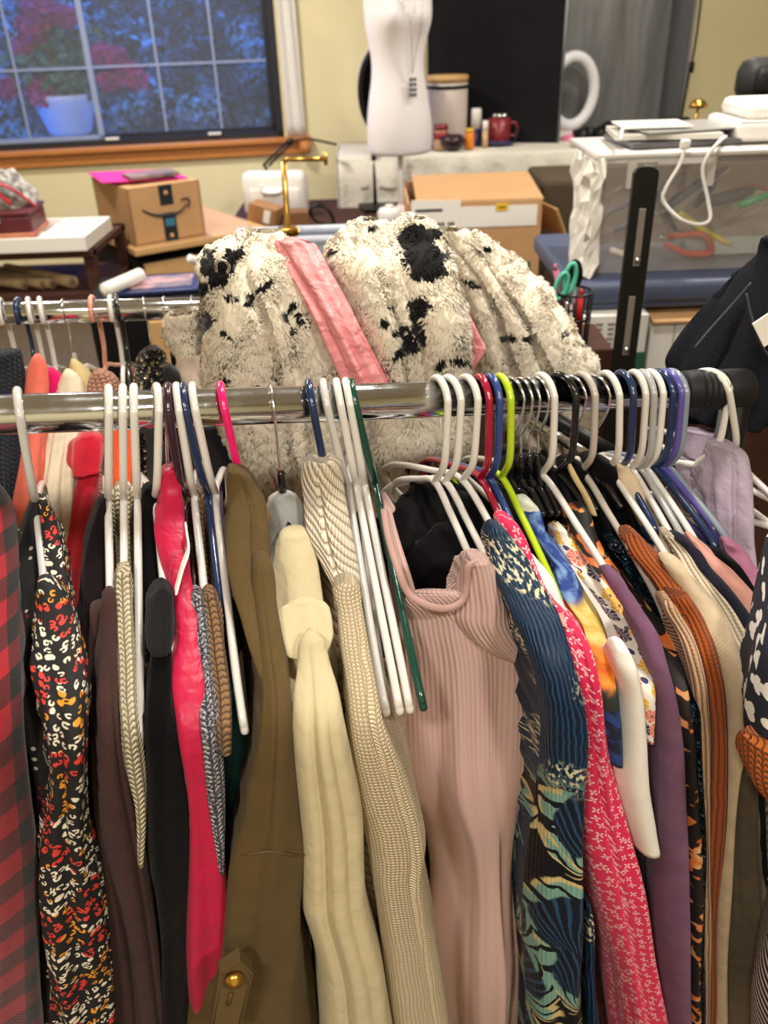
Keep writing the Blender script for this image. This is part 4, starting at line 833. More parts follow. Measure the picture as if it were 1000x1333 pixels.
FH = [  # front rail, left to right
 ('pale grey plastic hanger alone at the far left of the front rail', 27, 48, (58, 765), 'dove', {}),
 ('white plastic hanger holding the dark brown sweater', 141, 141, (145, 790), 'white', {}),
 ('white plastic hanger inside the cream lace knit sweater', 160, 161, (163, 800), 'white', {}),
 ('empty white plastic hanger right of the cream lace knit, its rounded tip showing', 175, 179, (187, 972), 'white', {}),
 ('white plastic hanger holding the black ribbed-cuff sweater', 204, 201, (214, 772), 'white', {}),
 ('chrome hook hanger with black neck holding the hot pink satin blouse', 213, 222, (232, 720), 'black', dict(wire=True)),
 ('dark plum plastic hanger right of the pink satin blouse', 222, 239, (245, 800), 'plum', {}),
 ('white plastic hanger between the plum and the navy hangers', 234, 252, (268, 780), 'white', {}),
 ('navy blue plastic hanger holding the teal top', 244, 270, (288, 790), 'navy', dict(W=.13, drop=.055)),
 ('long bare white plastic hanger right of the navy one, over the teal top', 256, 281, (325, 968), 'white', {}),
 ('hot pink plastic hanger holding the olive utility jacket', 293, 317, (356, 850), 'pink', {}),
 ('chrome hook hanger with black arms holding the cream fleece hoodie', 355, 368, (379, 705), 'black', dict(wire=True, neck=.092)),
 ('navy blue plastic hanger in the ribbed cream turtleneck', 407, 428, (464, 850), 'navy', {}),
 ('empty grey plastic hanger, first of the bunch of empty hangers', 427, 453, (502, 915), 'dove', {}),
 ('empty white plastic hanger next to the grey one in the bunch', 443, 463, (520, 930), 'white', {}),
 ('empty white plastic hanger next to the dark green one in the bunch', 455, 474, (537, 936), 'white', {}),
 ('empty dark green plastic hanger, last of the bunch', 463, 487, (553, 930), 'green', {}),
 ('white plastic hanger with a kinked neck holding the pleated pink dress', 571, 566, (616, 735), 'white', dict(W=.115, drop=.06)),
 ('white plastic hanger close behind the pleated dress hanger', 586, 580, (640, 740), 'white', dict(W=.15)),
 ('white plastic hanger just left of the dark red one, holding the navy feather dress', 609, 602, (655, 712), 'white', {}),
 ('dark red plastic hanger holding the pink dragonfly dress', 627, 626, (668, 705), 'red', {}),
 ('royal blue plastic hanger between the red and the lime ones', 640, 637, (690, 740), 'royal', {}),
 ('lime green plastic hanger with a bare rounded arm end', 654, 654, (700, 716), 'lime', dict(W=.15, drop=.07)),
 ('thin wire hook hanger right of the lime hanger, first of four', 668, 665, (720, 740), 'black', dict(wire=True, W=.045, drop=.028)),
 ('thin wire hook hanger, second of the four right of the lime one', 680, 678, (730, 740), 'black', dict(wire=True, W=.045, drop=.028)),
 ('thin wire hook hanger, third of the four right of the lime one', 690, 690, (745, 745), 'black', dict(wire=True, W=.045, drop=.028)),
 ('thin wire hook hanger, last of the four, beside a white one', 702, 700, (755, 750), 'black', dict(wire=True, W=.045, drop=.028)),
 ('white plastic hanger right of the four wire hooks, over a white tee', 708, 706, (800, 752), 'white', {}),
 ('black plastic hanger on the front rail right of the wire hooks', 731, 728, (800, 740), 'black', dict(W=.05, drop=.03)),
 ('thin wire hook hanger right of the black plastic one', 747, 742, (820, 770), 'black', dict(wire=True, W=.045, drop=.028)),
 ('taupe plastic hanger with a bare arm over black clothes', 760, 757, (822, 720), 'taupe', dict(W=.16)),
 ('thin wire hook hanger right of the taupe one', 777, 772, (850, 740), 'black', dict(wire=True, W=.045, drop=.028)),
 ('white plastic hanger just left of the navy one, near the rail end', 793, 793, (853, 700), 'white', dict(W=.13, drop=.05)),
 ('navy blue plastic hanger near the rail end, left of three pale ones', 812, 808, (850, 680), 'navy', dict(W=.08, drop=.03)),
 ('white plastic hanger holding the beige collared blouse', 828, 822, (868, 690), 'ivory', dict(W=.12, drop=.045)),
 ('pale grey plastic hanger between two white ones near the rail end', 839, 834, (892, 706), 'grey', dict(W=.108, drop=.038)),
 ('white plastic hanger left of the navy and purple pair', 849, 841, (906, 705), 'white', dict(W=.108, drop=.038)),
 ('navy blue plastic hanger left of the purple one', 860, 852, (925, 700), 'navy', dict(W=.11, drop=.038)),
 ('purple plastic hanger near the rail end', 869, 862, (930, 690), 'purple', dict(W=.09, drop=.035)),
 ('steel blue plastic hanger, last before the black rail end', 877, 870, (953, 712), 'steel', dict(W=.125, drop=.045)),
 ('white plastic hanger on the black rail end holding the lavender puffer vest', 922, 908, (985, 640), 'white', dict(W=.14, drop=.04)),
 ('white plastic hanger at the far right, second on the black rail end', 934, 950, (1000, 640), 'ivory', dict(W=.18, drop=.05)),
]
for lab, px, nx_, tg, col, kw in FH: hanger(lab, px, nx_, tg, col, **kw)
BH = [
 ('white plastic hanger at the far left of the rear rail', 3, (18, 560), 'white', {}),
 ('navy blue plastic hanger on the rear rail', 26, (36, 540), 'navy', {}),
 ('white plastic hanger on the rear rail right of the navy one', 40, (62, 560), 'white', {}),
 ('white plastic hanger on the rear rail, second right of the navy one', 55, (80, 560), 'white', {}),
 ('thin wire hook hanger left of the salmon one on the rear rail', 84, (100, 520), 'ivory', dict(wire=True)),
 ('salmon pink plastic hanger on the rear rail', 122, (125, 560), 'salmon', {}),
 ('white plastic hanger right of the salmon one on the rear rail', 146, (160, 560), 'white', {}),
 ('black plastic hanger on the rear rail', 154, (175, 560), 'black', {}),
 ('wire hook hanger on the rear rail holding the black sequin top', 189, (205, 520), 'black', dict(wire=True)),
 ('wire hook hanger with black arms on the rear rail, left of the taupe satin top', 215, (225, 520), 'black', dict(wire=True)),
 ('wire hook hanger on the rear rail closest to the fur coat', 251, (262, 510), 'black', dict(wire=True)),
]
for lab, px, tg, col, kw in BH: hanger(lab, px, None, tg, col, rail='b', **kw)

# ================================================================ lofted cloth
DL = [(640, .028), (740, .098), (840, .168), (950, .235), (1500, .245)]
DR = [(600, .028), (680, .096), (770, .170), (870, .238), (1500, .25)]
DR2 = [(600, .012), (640, .04), (700, .068), (760, .115), (850, .195), (900, .238), (1500, .25)]
DB = [(440, -.50), (640, -.34), (1500, -.33)]
def hermite(ys, vals, yq):
    ys = np.asarray(ys, float); v = np.asarray(vals, float)
    if len(ys) < 3: return np.interp(yq, ys, v)
    m = np.gradient(v, ys); i = np.clip(np.searchsorted(ys, yq)-1, 0, len(ys)-2)
    h = ys[i+1]-ys[i]; t = np.clip((yq-ys[i])/h, 0, 1)
    return (2*t**3-3*t**2+1)*v[i]+(t**3-2*t**2+t)*h*m[i]+(-2*t**3+3*t**2)*v[i+1]+(t**3-t**2)*h*m[i+1]
def loft_grid(rows, D, dD=0, Lmax=.36, Lgrow=1.1, back=0., fold=(.0, .05), seed=0, m=64, nf=26, rnd_=1.0, D0=None, fold0=.0, crease=None, L0=None):
    rs = random.Random(seed)
    ys = [r[0] for r in rows]; yq = np.linspace(ys[0], ys[-1], m)
    xl = hermite(ys, [r[1] for r in rows], yq); xr = hermite(ys, [r[2] for r in rows], yq)
    Dv = np.interp(yq, [d[0] for d in D], [d[1] for d in D])
    Dv = np.convolve(np.pad(Dv, 4, mode='edge'), np.ones(9)/9, 'valid')+dD
    d0 = D[0][1]-.02 if D0 is None else D0
    ph = [rs.uniform(0, 6.28) for _ in range(6)]
    G = []; U = []; Vv = []; vacc = 0; prevN = None; z0 = None
    for k in range(m):
        xm = (xl[k]+xr[k])/2; N = PR(xm, yq[k], Dv[k]); dep = (N-CAM)@FWD
        hw = max((xr[k]-xl[k])/2*dep/F, .0008)
        vr = N-CAM; vr[2] = 0; vr /= np.linalg.norm(vr); r = np.array([vr[1], -vr[0], 0])
        b = vr*.6-Vh*.4; b /= np.linalg.norm(b)
        a = math.radians(back); b = np.array([b[0]*math.cos(a)-b[1]*math.sin(a), b[0]*math.sin(a)+b[1]*math.cos(a), 0])
        if z0 is None: z0 = N[2]
        drop = max(z0-N[2], 0)
        L = min(max(2*(Dv[k]-d0)+.03, .02), .016+Lgrow*drop+min(hw, .02), Lmax)
        if L0 is not None: L = min(L0+Lgrow*drop, Lmax)
        L = max(L, .012)
        rho = min(hw*rnd_, L*.5)
        th = np.linspace(-PI/2, PI/2, nf)
        # order: right-front to left ... start at back centre going round
        pf = hw*np.sin(th); qf = rho*(1-np.cos(th))
        side = np.linspace(rho, L-rho, 5)[1:]
        pb = hw*np.sin(np.linspace(PI/2, -PI/2, 9))*.9; qb = L-rho+rho*np.cos(np.linspace(PI/2, -PI/2, 9))
        p = np.concatenate([pf, np.full(4, hw)*np.linspace(1, .9, 4), pb[1:], np.full(3, -hw)*np.linspace(.9, 1, 3)])
        q = np.concatenate([qf, side, qb[1:], side[::-1][1:]])
        dp = np.roll(p, -1)-np.roll(p, 1); dq = np.roll(q, -1)-np.roll(q, 1); nl = np.hypot(dp, dq)+1e-9
        npn, nqn = dq/nl, -dp/nl
        seg = np.hypot(np.diff(np.append(p, p[0])), np.diff(np.append(q, q[0])))
        u = np.concatenate([[0], np.cumsum(seg)]); u = u-u[nf//2]
        t = k/(m-1); amp = fold[0]*(fold0+(1-fold0)*min(1, t/.35))
        uu = u[:-1]; lam = fold[1]; zz = N[2]
        disp = amp*(.6*np.sin(6.28*uu/lam+ph[0]+zz*2.5)+.35*np.sin(6.28*uu/(lam*.53)+ph[1]-zz*4)+.25*np.sin(6.28*uu/(lam*2.3)+ph[2]+zz*9)+.3*math.sin(zz*21+ph[3]))
        if crease:
            for (cx, dp_, wd) in crease: disp = disp-dp_*min(1, t/.3)*np.exp(-((uu/hw-cx)/wd)**2)
        disp = np.clip(disp, -hw*.6, .02)
        p = p+disp*npn; q = q+disp*nqn
        G.append(N[None]+p[:, None]*r+q[:, None]*b)
        if prevN is not None: vacc += np.linalg.norm(N-prevN)
        prevN = N; U.append(u); Vv.append(vacc)
    return np.array(G), np.array(U), np.array(Vv)
def loft(name, mat, par, rows, D, z=None, **kw):
    G, U, Vv = loft_grid(rows, D, **kw); m, n, _ = G.shape
    v = G.reshape(-1, 3); f = []; uv = []
    for k in range(m-1):
        for j in range(n):
            j2 = (j+1) % n
            f.append((k*n+j, (k+1)*n+j, (k+1)*n+j2, k*n+j2))
            uv += [(U[k][j], -Vv[k]), (U[k+1][j], -Vv[k+1]), (U[k+1][j+1], -Vv[k+1]), (U[k][j+1], -Vv[k])]
    f.append(tuple(range(n))); uv += [(U[0][j], -Vv[0]) for j in range(n)]
    f.append(tuple((m-1)*n+j for j in range(n-1, -1, -1))); uv += [(U[-1][j], -Vv[-1]) for j in range(n-1, -1, -1)]
    return mesh(name, v, f, mat, par, True, uv)
GSEED = [0]
def garment(name, label, cat, D, parts, loc=None, **kw0):
    r0 = parts[0][2]; N = PR((r0[0][1]+r0[0][2])/2, r0[0][0], np.interp(r0[0][0], [d[0] for d in D], [d[1] for d in D]))
    t = thing(name, label, cat, N)
    for (pn, mat, rows, kw) in parts:
        GSEED[0] += 1; k = dict(kw0); k.update(kw); k.setdefault('seed', GSEED[0]); Dp = k.pop('D', D)
        loft(pn, mat, t, rows, Dp, **k)
    return t

# ================================================================ cloth materials
def plaid_f():
    x, y, _ = sep(UV()); k = 1/.046
    a = frac(x*k) < .5; b = frac(y*k+x*2.2) < .5
    tw = sin((x+y)*6.28/.0016)*.5+.5
    blk, mid, red = lin(17, 13, 15), lin(84, 10, 22), lin(158, 6, 28)
    col = mix(mix(blk, mix(blk, red, tw*.2+.18), b), mix(mix(blk, red, tw*.2+.18), red, b), a)
    return dict(col=col, rough=.9, sheen=.2, bump=tw, bd=.0003)
m_plaid = mk('buffalo_plaid', plaid_f)
def leopard_f():
    uv = UV(); w_ = vadd(uv, noise(uv, 240., 1., col=True), .0018)
    d, c, l = voro(w_, 132.); lx, ly, _ = sep(l); r1, r2, r3 = sep(c)
    ang = M('ARCTAN2', ly, lx); gap = sin(ang+r3*6.28)
    blob = (d < (.27+r1*.12))*vmax((d > .13), (r2 > .75))*(1-(gap > .82)*(r2 < .75))
    big = noise(uv, 17., 1.); x, y, _ = sep(uv)
    warm = mix(lin(232, 222, 202), lin(232, 152, 42), (noise(uv, 34., 0.)+r1*.10) > .62)
    col = mix(warm, lin(222, 62, 52), (noise(vadd(uv, (.3, .2, 0), 1.), 31., 0.)+r2*.10) > .635)
    return dict(col=mix(lin(20, 18, 20), col, blob), rough=.8, bump=noise(uv, 30., 3.), bd=.002)
m_leo = mk('confetti_leopard_print', leopard_f)
def dark_print_f():
    uv = UV(); d, c, l = voro(vadd(uv, noise(uv, 180., 1., col=True), .002), 110.); r1, r2, _ = sep(c)
    return dict(col=mix(lin(14, 13, 15), mix(lin(200, 190, 176), lin(120, 20, 34), r2 > .5), (d < .2)*(r1 > .8)), rough=.85)
m_darkprint = mk('sparse_black_print', dark_print_f)
def dragonfly_f():
    uv = UV(); d, c, l = voro(uv, 84., rand=.55); lx, ly, _ = sep(l); r1, r2, r3 = sep(c)
    ang = M('ARCTAN2', ly, lx)+r1*6.28
    pet = M('POWER', vabs(sin(ang*2.)), 1.6)
    mark = vmax((d < (pet*.40))*(d > .05)*(pet > .55), (vabs(sin(ang)) < .1)*(d < .22))
    return dict(col=mix(mix(lin(212, 24, 78), lin(226, 34, 90), noise(uv, 30., 2.)), lin(248, 190, 196), mark), rough=.75, bump=noise(uv, 30., 3.), bd=.0025, sheen=.1)
m_dragon = mk('pink_dragonfly_print', dragonfly_f)
def feather_f():
    uv = UV(); q = vadd(uv, noise(uv, 7., 1., col=True), .05); d, c, l = voro(q, 8.2, rand=.75); lx, ly, _ = sep(l); r1, r2, _ = sep(c)
    x, y, _ = sep(uv); d = d+(noise(uv, 40., 2.)-.5)*.08
    ang = M('ARCTAN2', lx+(r1-.5)*.5, ly+.62); n2 = noise(uv, 40., 2.)
    fine = sin(ang*62+n2*3+d*6); scal = vabs(sin(ang*7+r2*6))*.13
    body = mix(lin(14, 24, 42), lin(40, 74, 108), step(fine, .1, .95))
    tip = mix(lin(122, 164, 152), lin(206, 186, 132), step(d-scal, .44, .47)); tip = mix(tip, lin(14, 20, 34), vabs(sin(ang*14+n2*2+d*16)) < .42)
    col = mix(body, tip, step(d-scal*.3, .36, .39)); col = mix(col, lin(12, 14, 24), step(d-scal, .50, .53))
    top = step(y, -.29, -.25)
    sh = mix(lin(14, 32, 56), lin(38, 80, 114), step(sin(x*1500+noise(uv, 26., 2.)*22), .1, 1.)*.75)
    col = mix(col, sh, top)
    fr = step(noise(comb(x*2, y*1.2), 110., 3.), .5, .58)*step(noise(uv, 13., 0.), .53, .60)
    col = mix(col, lin(214, 206, 172), fr*top)
    return dict(col=col, rough=.5, spec=.3, bump=sin(x*1500)*.2+noise(uv, 20., 3.)*3, bd=.0012)
m_feather = mk('navy_feather_print', feather_f)
def floral_f():
    uv = UV(); d, c, l = voro(uv, 46., rand=.8); lx, ly, _ = sep(l); r1, r2, r3 = sep(c)
    ang = M('ARCTAN2', ly, lx); pr = .28+r2*.16+vabs(sin(ang*2.5))*.10
    fc = mix(mix(lin(226, 110, 96), lin(228, 176, 44), r1 > .4), lin(62, 48, 84), r1 > .68)
    fc = mix(fc, lin(60, 40, 40), (d < .09)); fc = mix(fc, mix(fc, lin(250, 240, 220), .5), (vabs(sin(ang*5)) > .9))
    d2, c2, l2 = voro(vadd(uv, (.5, .3, 0), 1.), 70.); s1, s2, _ = sep(c2)
    bg = mix(lin(232, 226, 214), mix(lin(92, 104, 80), lin(60, 56, 92), s1 > .55), (d2 < .24)*(s2 > .45))
    return dict(col=mix(bg, fc, d < pr), rough=.8, bump=noise(uv, 30., 3.), bd=.002)
m_floral = mk('white_garden_floral', floral_f)
def navyflower_f():
    uv = UV(); d, c, l = voro(vadd(uv, noise(uv, 60., 1., col=True), .006), 42.); r1, r2, _ = sep(c); lx, ly, _ = sep(l)
    ang = M('ARCTAN2', ly, lx)
    m_ = (d < (.22+vabs(sin(ang*1.5))*.16))*(r1 > .35)
    return dict(col=mix(lin(22, 26, 44), lin(226, 224, 220), m_), rough=.8)
m_navyfl = mk('navy_white_floral', navyflower_f)
def tortoise_f():
    uv = UV(); q = vadd(uv, noise(uv, 22., 2., col=True), .05); n = noise(q, 44., 2.); n2 = noise(uv, 50., 1.)
    return dict(col=mix(lin(26, 20, 22), mix(lin(220, 112, 44), lin(222, 170, 112), step(n2, .4, .65)), step(n, .545, .58)), rough=.6, bump=noise(uv, 20., 2.), bd=.003)
m_tort = mk('tortoiseshell_print', tortoise_f)
def painting_f():
    uv = UV(); x, y, _ = sep(uv); n = noise(comb(x, y*1), 16., 3.); sw = noise(vadd(uv, noise(uv, 14., 2., col=True), .08), 60., 3.)
    blue = mix(lin(30, 60, 140), lin(120, 158, 206), step(sw, .42, .68)); t = y*-1+n*.05
    yel = mix(lin(200, 168, 70), lin(222, 196, 120), step(sw, .4, .6)); org = mix(lin(206, 104, 20), lin(232, 140, 44), step(sw, .4, .6))
    navy = mix(lin(22, 30, 58), lin(38, 66, 132), step(sw, .46, .62))
    col = mix(blue, yel, step(t, .135, .15)); col = mix(col, org, step(t, .185, .2)); col = mix(col, lin(40, 48, 44), step(t, .245, .25)); col = mix(col, navy, step(t, .262, .268))
    return dict(col=mix(col, lin(214, 216, 200), (t < .04)), rough=.75, bump=noise(uv, 30., 2.), bd=.002)
m_paint = mk('swirly_painted_print', painting_f)
def sequin(base, hi):
    def f():
        uv = UV(); d, c, l = voro(uv, 260.); r1, r2, _ = sep(c)
        return dict(col=mix(lin(*base), lin(*hi), r1 > .8), metal=.6, rough=.15+r2*.3, bump=d+r1*.6, bd=.003)
    return f
m_seqt = mk('dark_teal_sequins', sequin((14, 28, 40), (40, 80, 100)))
m_seqb = mk('black_sequins', sequin((14, 13, 13), (120, 104, 80)))
def leafline_f():
    uv = UV(); e = voro(vadd(uv, noise(uv, 50., 2., col=True), .012), 60., 'DISTANCE_TO_EDGE')
    return dict(col=mix(lin(30, 28, 30), lin(226, 200, 180), step(e, .03, .05)), rough=.8)
m_leafl = mk('pale_line_leaf_print', leafline_f)
def pleat_f():
    uv = UV(); x, y, _ = sep(uv)
    p = vabs(frac(x*(1/.0048)+noise(comb(x, y*.6), 9., 1.)*1.2)-.5)*2
    fade = step(y, -.27, -.06)*.9
    return dict(col=mix(mix(lin(186, 150, 144), lin(208, 174, 167), p), lin(204, 169, 162), 1-fade), rough=.5, sheen=.1, bump=p*fade, bd=.0010, spec=.35)
m_pleat = mk('dusty_pink_pleats', pleat_f)
def rib_diag_f():
    uv = UV(); x, y, _ = sep(uv); s = frac((y*.62+x*.85+noise(uv, 22., 1.)*.012)*(1/.0078)); st = sin(x*6.28/.0024)
    h = M('POWER', vmax(1-vabs(s-.5)*2, .001), .7)
    return dict(col=mix(lin(176, 150, 116), lin(240, 226, 200), step(h, .0, .7)), rough=.9, sheen=.3, bump=h+st*.12, bd=.004)
m_blushband = plain('dusty_pink_band', (180, 142, 134), .6)
m_ribdiag = mk('cream_diagonal_rib', rib_diag_f)
def satin(name, rgb, wr=30, bd=.006):
    c = lin(*rgb)
    return mk(name, lambda: dict(col=c, rough=.42, sheen=.1, spec=.35, bump=noise(vadd(UV(), noise(UV(), 18., 2., col=True), .03), wr, 3.), bd=bd))
m_satpink = satin('hot_pink_satin', (192, 22, 68), 26, .006)
m_lining = satin('blush_satin_lining', (244, 158, 160), 22, .02)
m_taupe = satin('taupe_satin', (176, 156, 140), 14, .006)
m_black = cloth('black_jersey', (13, 12, 13), .95, spec=.06)
m_blackrib = knit('black_rib', (17, 16, 17), .0032, .002, rib=True, bd=.001)
m_plumblk = cloth('dark_plum_jersey', (26, 16, 20), .9, spec=.08)
m_brown = cloth('dark_brown_jersey', (66, 43, 40), .9)
m_creamknit = knit('cream_lace_knit', (226, 212, 178), .008, .0052, bd=.003)
m_creamsw = knit('cream_chunky_knit', (236, 220, 188), .0040, .0036, (200, 170, 128), bd=.0018, slant=.5)
m_marl = knit('grey_marl_knit', (196, 192, 198), .007, .005, (58, 56, 70), marl=420., bd=.003)
m_bknit = knit('brown_chunky_knit', (160, 122, 84), .0075, .006, (84, 58, 36), bd=.0035)
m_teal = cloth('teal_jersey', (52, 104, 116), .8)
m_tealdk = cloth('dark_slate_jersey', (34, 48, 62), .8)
m_olive = cloth('olive_twill', (94, 75, 42), .8, var=.08)
m_olivedk = m_olive
m_fleece = mk('cream_fleece', lambda: dict(col=mix(lin(200, 186, 148), lin(208, 194, 158), noise(UV(), 40., 3.)), rough=.95, sheen=.1, spec=.15, bump=noise(UV(), 900., 2.)*.15+noise(UV(), 28., 3.)*3, bd=.0012))
m_greyt = cloth('grey_marl_jersey', (176, 176, 172), .9)
m_mustard = cloth('mustard_jersey', (206, 152, 20), .9)
m_mint = cloth('pale_mint_jersey', (214, 224, 220), .85)
m_whitee = cloth('white_cotton', (244, 238, 228), .85, var=.03)
m_purple = cloth('dusty_purple_jersey', (122, 84, 112), .9)
m_ribbeige = knit('beige_rib', (214, 172, 138), .006, .004, rib=True, bd=.002)
m_rust = knit('rust_rib', (172, 84, 32), .0055, .004, rib=True, bd=.0022)
m_beige = cloth('beige_linen', (212, 190, 160), .85)
m_creamrib = knit('cream_rib', (226, 208, 180), .006, .004, rib=True, bd=.002)
m_navy = cloth('navy_jersey', (28, 28, 46), .85)
m_blush = cloth('blush_jersey', (226, 164, 150), .85)
m_mauve = cloth('mauve_jersey', (186, 120, 150), .85)
m_khaki = cloth('dark_khaki_crepe', (112, 98, 78), .8)
m_lav = mk('lavender_quilted_nylon', lambda: dict(col=lin(150, 134, 150), rough=.45, sheen=.2, bump=noise(UV(), 45., 4.), bd=.004))
m_terry = knit('orange_terry', (206, 104, 32), .006, .006, bd=.003)
m_stripe = mk('navy_white_stripe', lambda: (lambda x, y, z: dict(col=mix(lin(28, 28, 48), lin(226, 222, 218), frac((y+x)*70) < .4), rough=.85))(*sep(UV())))
m_navyknit = knit('dark_navy_knit', (30, 34, 46), .008, .007, bd=.003)
m_coral = cloth('coral_jersey', (226, 112, 92), .85)
m_magenta = cloth('magenta_jersey', (206, 16, 96), .85)
m_cream = cloth('cream_viscose', (230, 214, 188), .8)
m_tanv = cloth('tan_viscose', (204, 184, 132), .8)
m_red = cloth('red_fleece', (198, 18, 44), .9, sheen=.5)
m_orange = cloth('orange_cotton', (238, 92, 44), .85)
m_salmonk = knit('salmon_knit', (206, 150, 124), .008, .006, bd=.003)
m_charc = cloth('charcoal_jersey', (52, 50, 50), .85)
m_velvet = mk('black_velvet', lambda: dict(col=lin(10, 9, 10), rough=.9, sheen=.15))
m_denim = mk('black_denim', lambda: (lambda x, y, z: dict(col=mix(lin(14, 15, 21), lin(32, 34, 44), step(noise(comb(x*4, y), 300., 3.), .35, .7)), rough=.9, spec=.15, bump=sin((x+y)*3500), bd=.0003))(*sep(UV())))
brass_b = plain('brass_button', (196, 150, 70), .3, metal=1.)
stitch = plain('stitch_thread', (92, 70, 34), .8)

# ================================================================ clothes on the rear rail
FB = dict(fold=(.006, .05), Lmax=.32)
garment('sweater', 'dark navy knit sweater at the far left of the rear rail', 'sweater', DB, [('body', m_navyknit, [(465, -30, 26), (500, -34, 32), (600, -40, 34), (700, -40, 38), (900, -30, 50)], {})], **FB)
garment('shirt', 'coral orange-pink shirt on the rear rail, second from the left', 'shirt', DB, [('body', m_coral, [(466, 44, 52), (480, 37, 60), (505, 33, 64), (560, 33, 62), (620, 24, 60), (690, 14, 58), (760, 22, 58), (900, 40, 70)], {})], **FB)
garment('top', 'magenta top showing its shoulder between the coral shirt and the cream blouse', 'top', DB, [('body', m_magenta, [(484, 60, 70), (500, 58, 82), (560, 56, 78), (700, 50, 70), (880, 50, 70)], {})], dD=-.02, **FB)
garment('blouse', 'cream blouse on the rear rail left of the red hoodie', 'blouse', DB, [('body', m_cream, [(486, 84, 92), (500, 78, 104), (545, 70, 106), (580, 64, 102), (640, 58, 96), (720, 60, 90), (880, 70, 92)], dict(fold=(.008, .028)))], **FB)
garment('blouse', 'tan blouse on the rear rail right of the cream blouse', 'blouse', DB, [('body', m_tanv, [(472, 92, 98), (490, 90, 114), (560, 92, 120), (700, 100, 126), (860, 100, 126)], {})], dD=-.03, **FB)
garment('hoodie', 'red hoodie on the rear rail with a rolled cuff at the top', 'hoodie', DB, [
    ('sleeve', m_red, [(590, 104, 124), (620, 102, 130), (680, 88, 126), (740, 82, 116), (800, 86, 110), (900, 90, 112)], dict(fold=(.004, .04))),
    ('cuff', m_red, [(570, 104, 122), (576, 95, 132), (592, 90, 136), (608, 90, 135), (620, 95, 130)], dict(dD=.012, Lmax=.09, fold=(.003, .03)))], **FB)
garment('cardigan', 'salmon knit cardigan below the salmon pink hanger', 'cardigan', DB, [('body', m_salmonk, [(486, 122, 134), (498, 116, 150), (540, 112, 154), (640, 118, 150), (880, 120, 150)], {})], dD=-.02, **FB)
garment('shirt', 'bright orange shirt seen between white hangers under the front rail', 'shirt', DB, [('body', m_orange, [(545, 142, 168), (560, 140, 173), (640, 144, 173), (760, 140, 176), (900, 100, 170)], dict(fold=(.003, .05)))], dD=.01, **FB)
garment('jacket', 'charcoal jacket on the rear rail right of the orange shirt', 'jacket', DB, [('body', m_charc, [(548, 172, 200), (560, 172, 214), (640, 176, 216), (760, 178, 216), (900, 170, 220)], {})], **FB)
garment('top', 'black sequin top glittering on the rear rail', 'top', DB, [('body', m_seqb, [(456, 190, 206), (464, 182, 214), (490, 176, 220), (520, 172, 224), (620, 176, 226), (880, 180, 230)], dict(fold=(.008, .04)))], **FB)
garment('jacket', 'black jacket between the sequin top and the taupe satin top', 'jacket', DB, [('body', m_velvet, [(478, 214, 222), (490, 210, 234), (540, 214, 240), (640, 216, 250), (880, 216, 260)], {})], dD=.0, **FB)
garment('top', 'taupe satin top on the rear rail beside the fur coat', 'top', DB, [('body', m_taupe, [(458, 240, 252), (470, 233, 262), (510, 230, 268), (580, 234, 280), (700, 236, 285), (880, 236, 290)], dict(fold=(.006, .03)))], **FB)
garment('dress', 'black velvet dress hanging behind the olive jacket', 'dress', DB, [('body', m_velvet, [(560, 250, 290), (590, 246, 310), (650, 240, 322), (800, 240, 350), (1000, 240, 380)], {})], dD=.03, **FB)
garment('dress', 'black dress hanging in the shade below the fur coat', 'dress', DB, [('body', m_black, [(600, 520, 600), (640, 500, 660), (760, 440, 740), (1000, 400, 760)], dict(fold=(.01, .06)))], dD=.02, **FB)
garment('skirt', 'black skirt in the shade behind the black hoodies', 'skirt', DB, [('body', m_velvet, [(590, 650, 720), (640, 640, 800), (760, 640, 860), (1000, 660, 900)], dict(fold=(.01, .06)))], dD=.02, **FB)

# ================================================================ clothes on the front rail, left half
FL = dict(fold=(.005, .05))
garment('plaid_shirt', 'red and black buffalo plaid shirt at the left edge of the photo', 'shirt', DL, [
    ('body', m_plaid, [(640, -70, -10), (665, -80, 6), (700, -90, 20), (760, -90, 28), (830, -95, 31), (940, -95, 40), (1040, -95, 50), (1150, -95, 63), (1250, -95, 72), (1333, -90, 80), (1480, -80, 100)], dict(fold=(.007, .07)))], **FL)
garment('dress', 'black dress with a white, red and orange confetti leopard print', 'dress', DL, [
    ('back_panel', m_darkprint, [(655, 41, 54), (700, 30, 58), (740, 19, 60), (780, 6, 66), (850, 12, 70), (930, 30, 75), (1030, 52, 80), (1150, 58, 90), (1480, 60, 90)], dict(dD=-.035)),
    ('body', m_leo, [(765, 50, 66), (785, 49, 84), (830, 47, 100), (880, 46, 110), (930, 56, 115), (1030, 66, 118), (1090, 62, 124), (1150, 60, 138), (1250, 70, 153), (1333, 76, 174), (1480, 80, 190)], dict(fold=(.007, .035))),
    ('strap', m_leo, [(655, 51, 60), (680, 54, 70), (720, 58, 84), (770, 64, 95), (800, 70, 100)], dict(dD=-.02, fold=(.002, .03)))], **FL)
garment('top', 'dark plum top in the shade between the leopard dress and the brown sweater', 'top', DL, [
    ('body', m_plumblk, [(655, 130, 138), (700, 118, 140), (740, 113, 142), (800, 112, 142), (880, 114, 144), (1000, 122, 150), (1200, 130, 170), (1480, 140, 180)], dict(dD=-.03))], **FL)
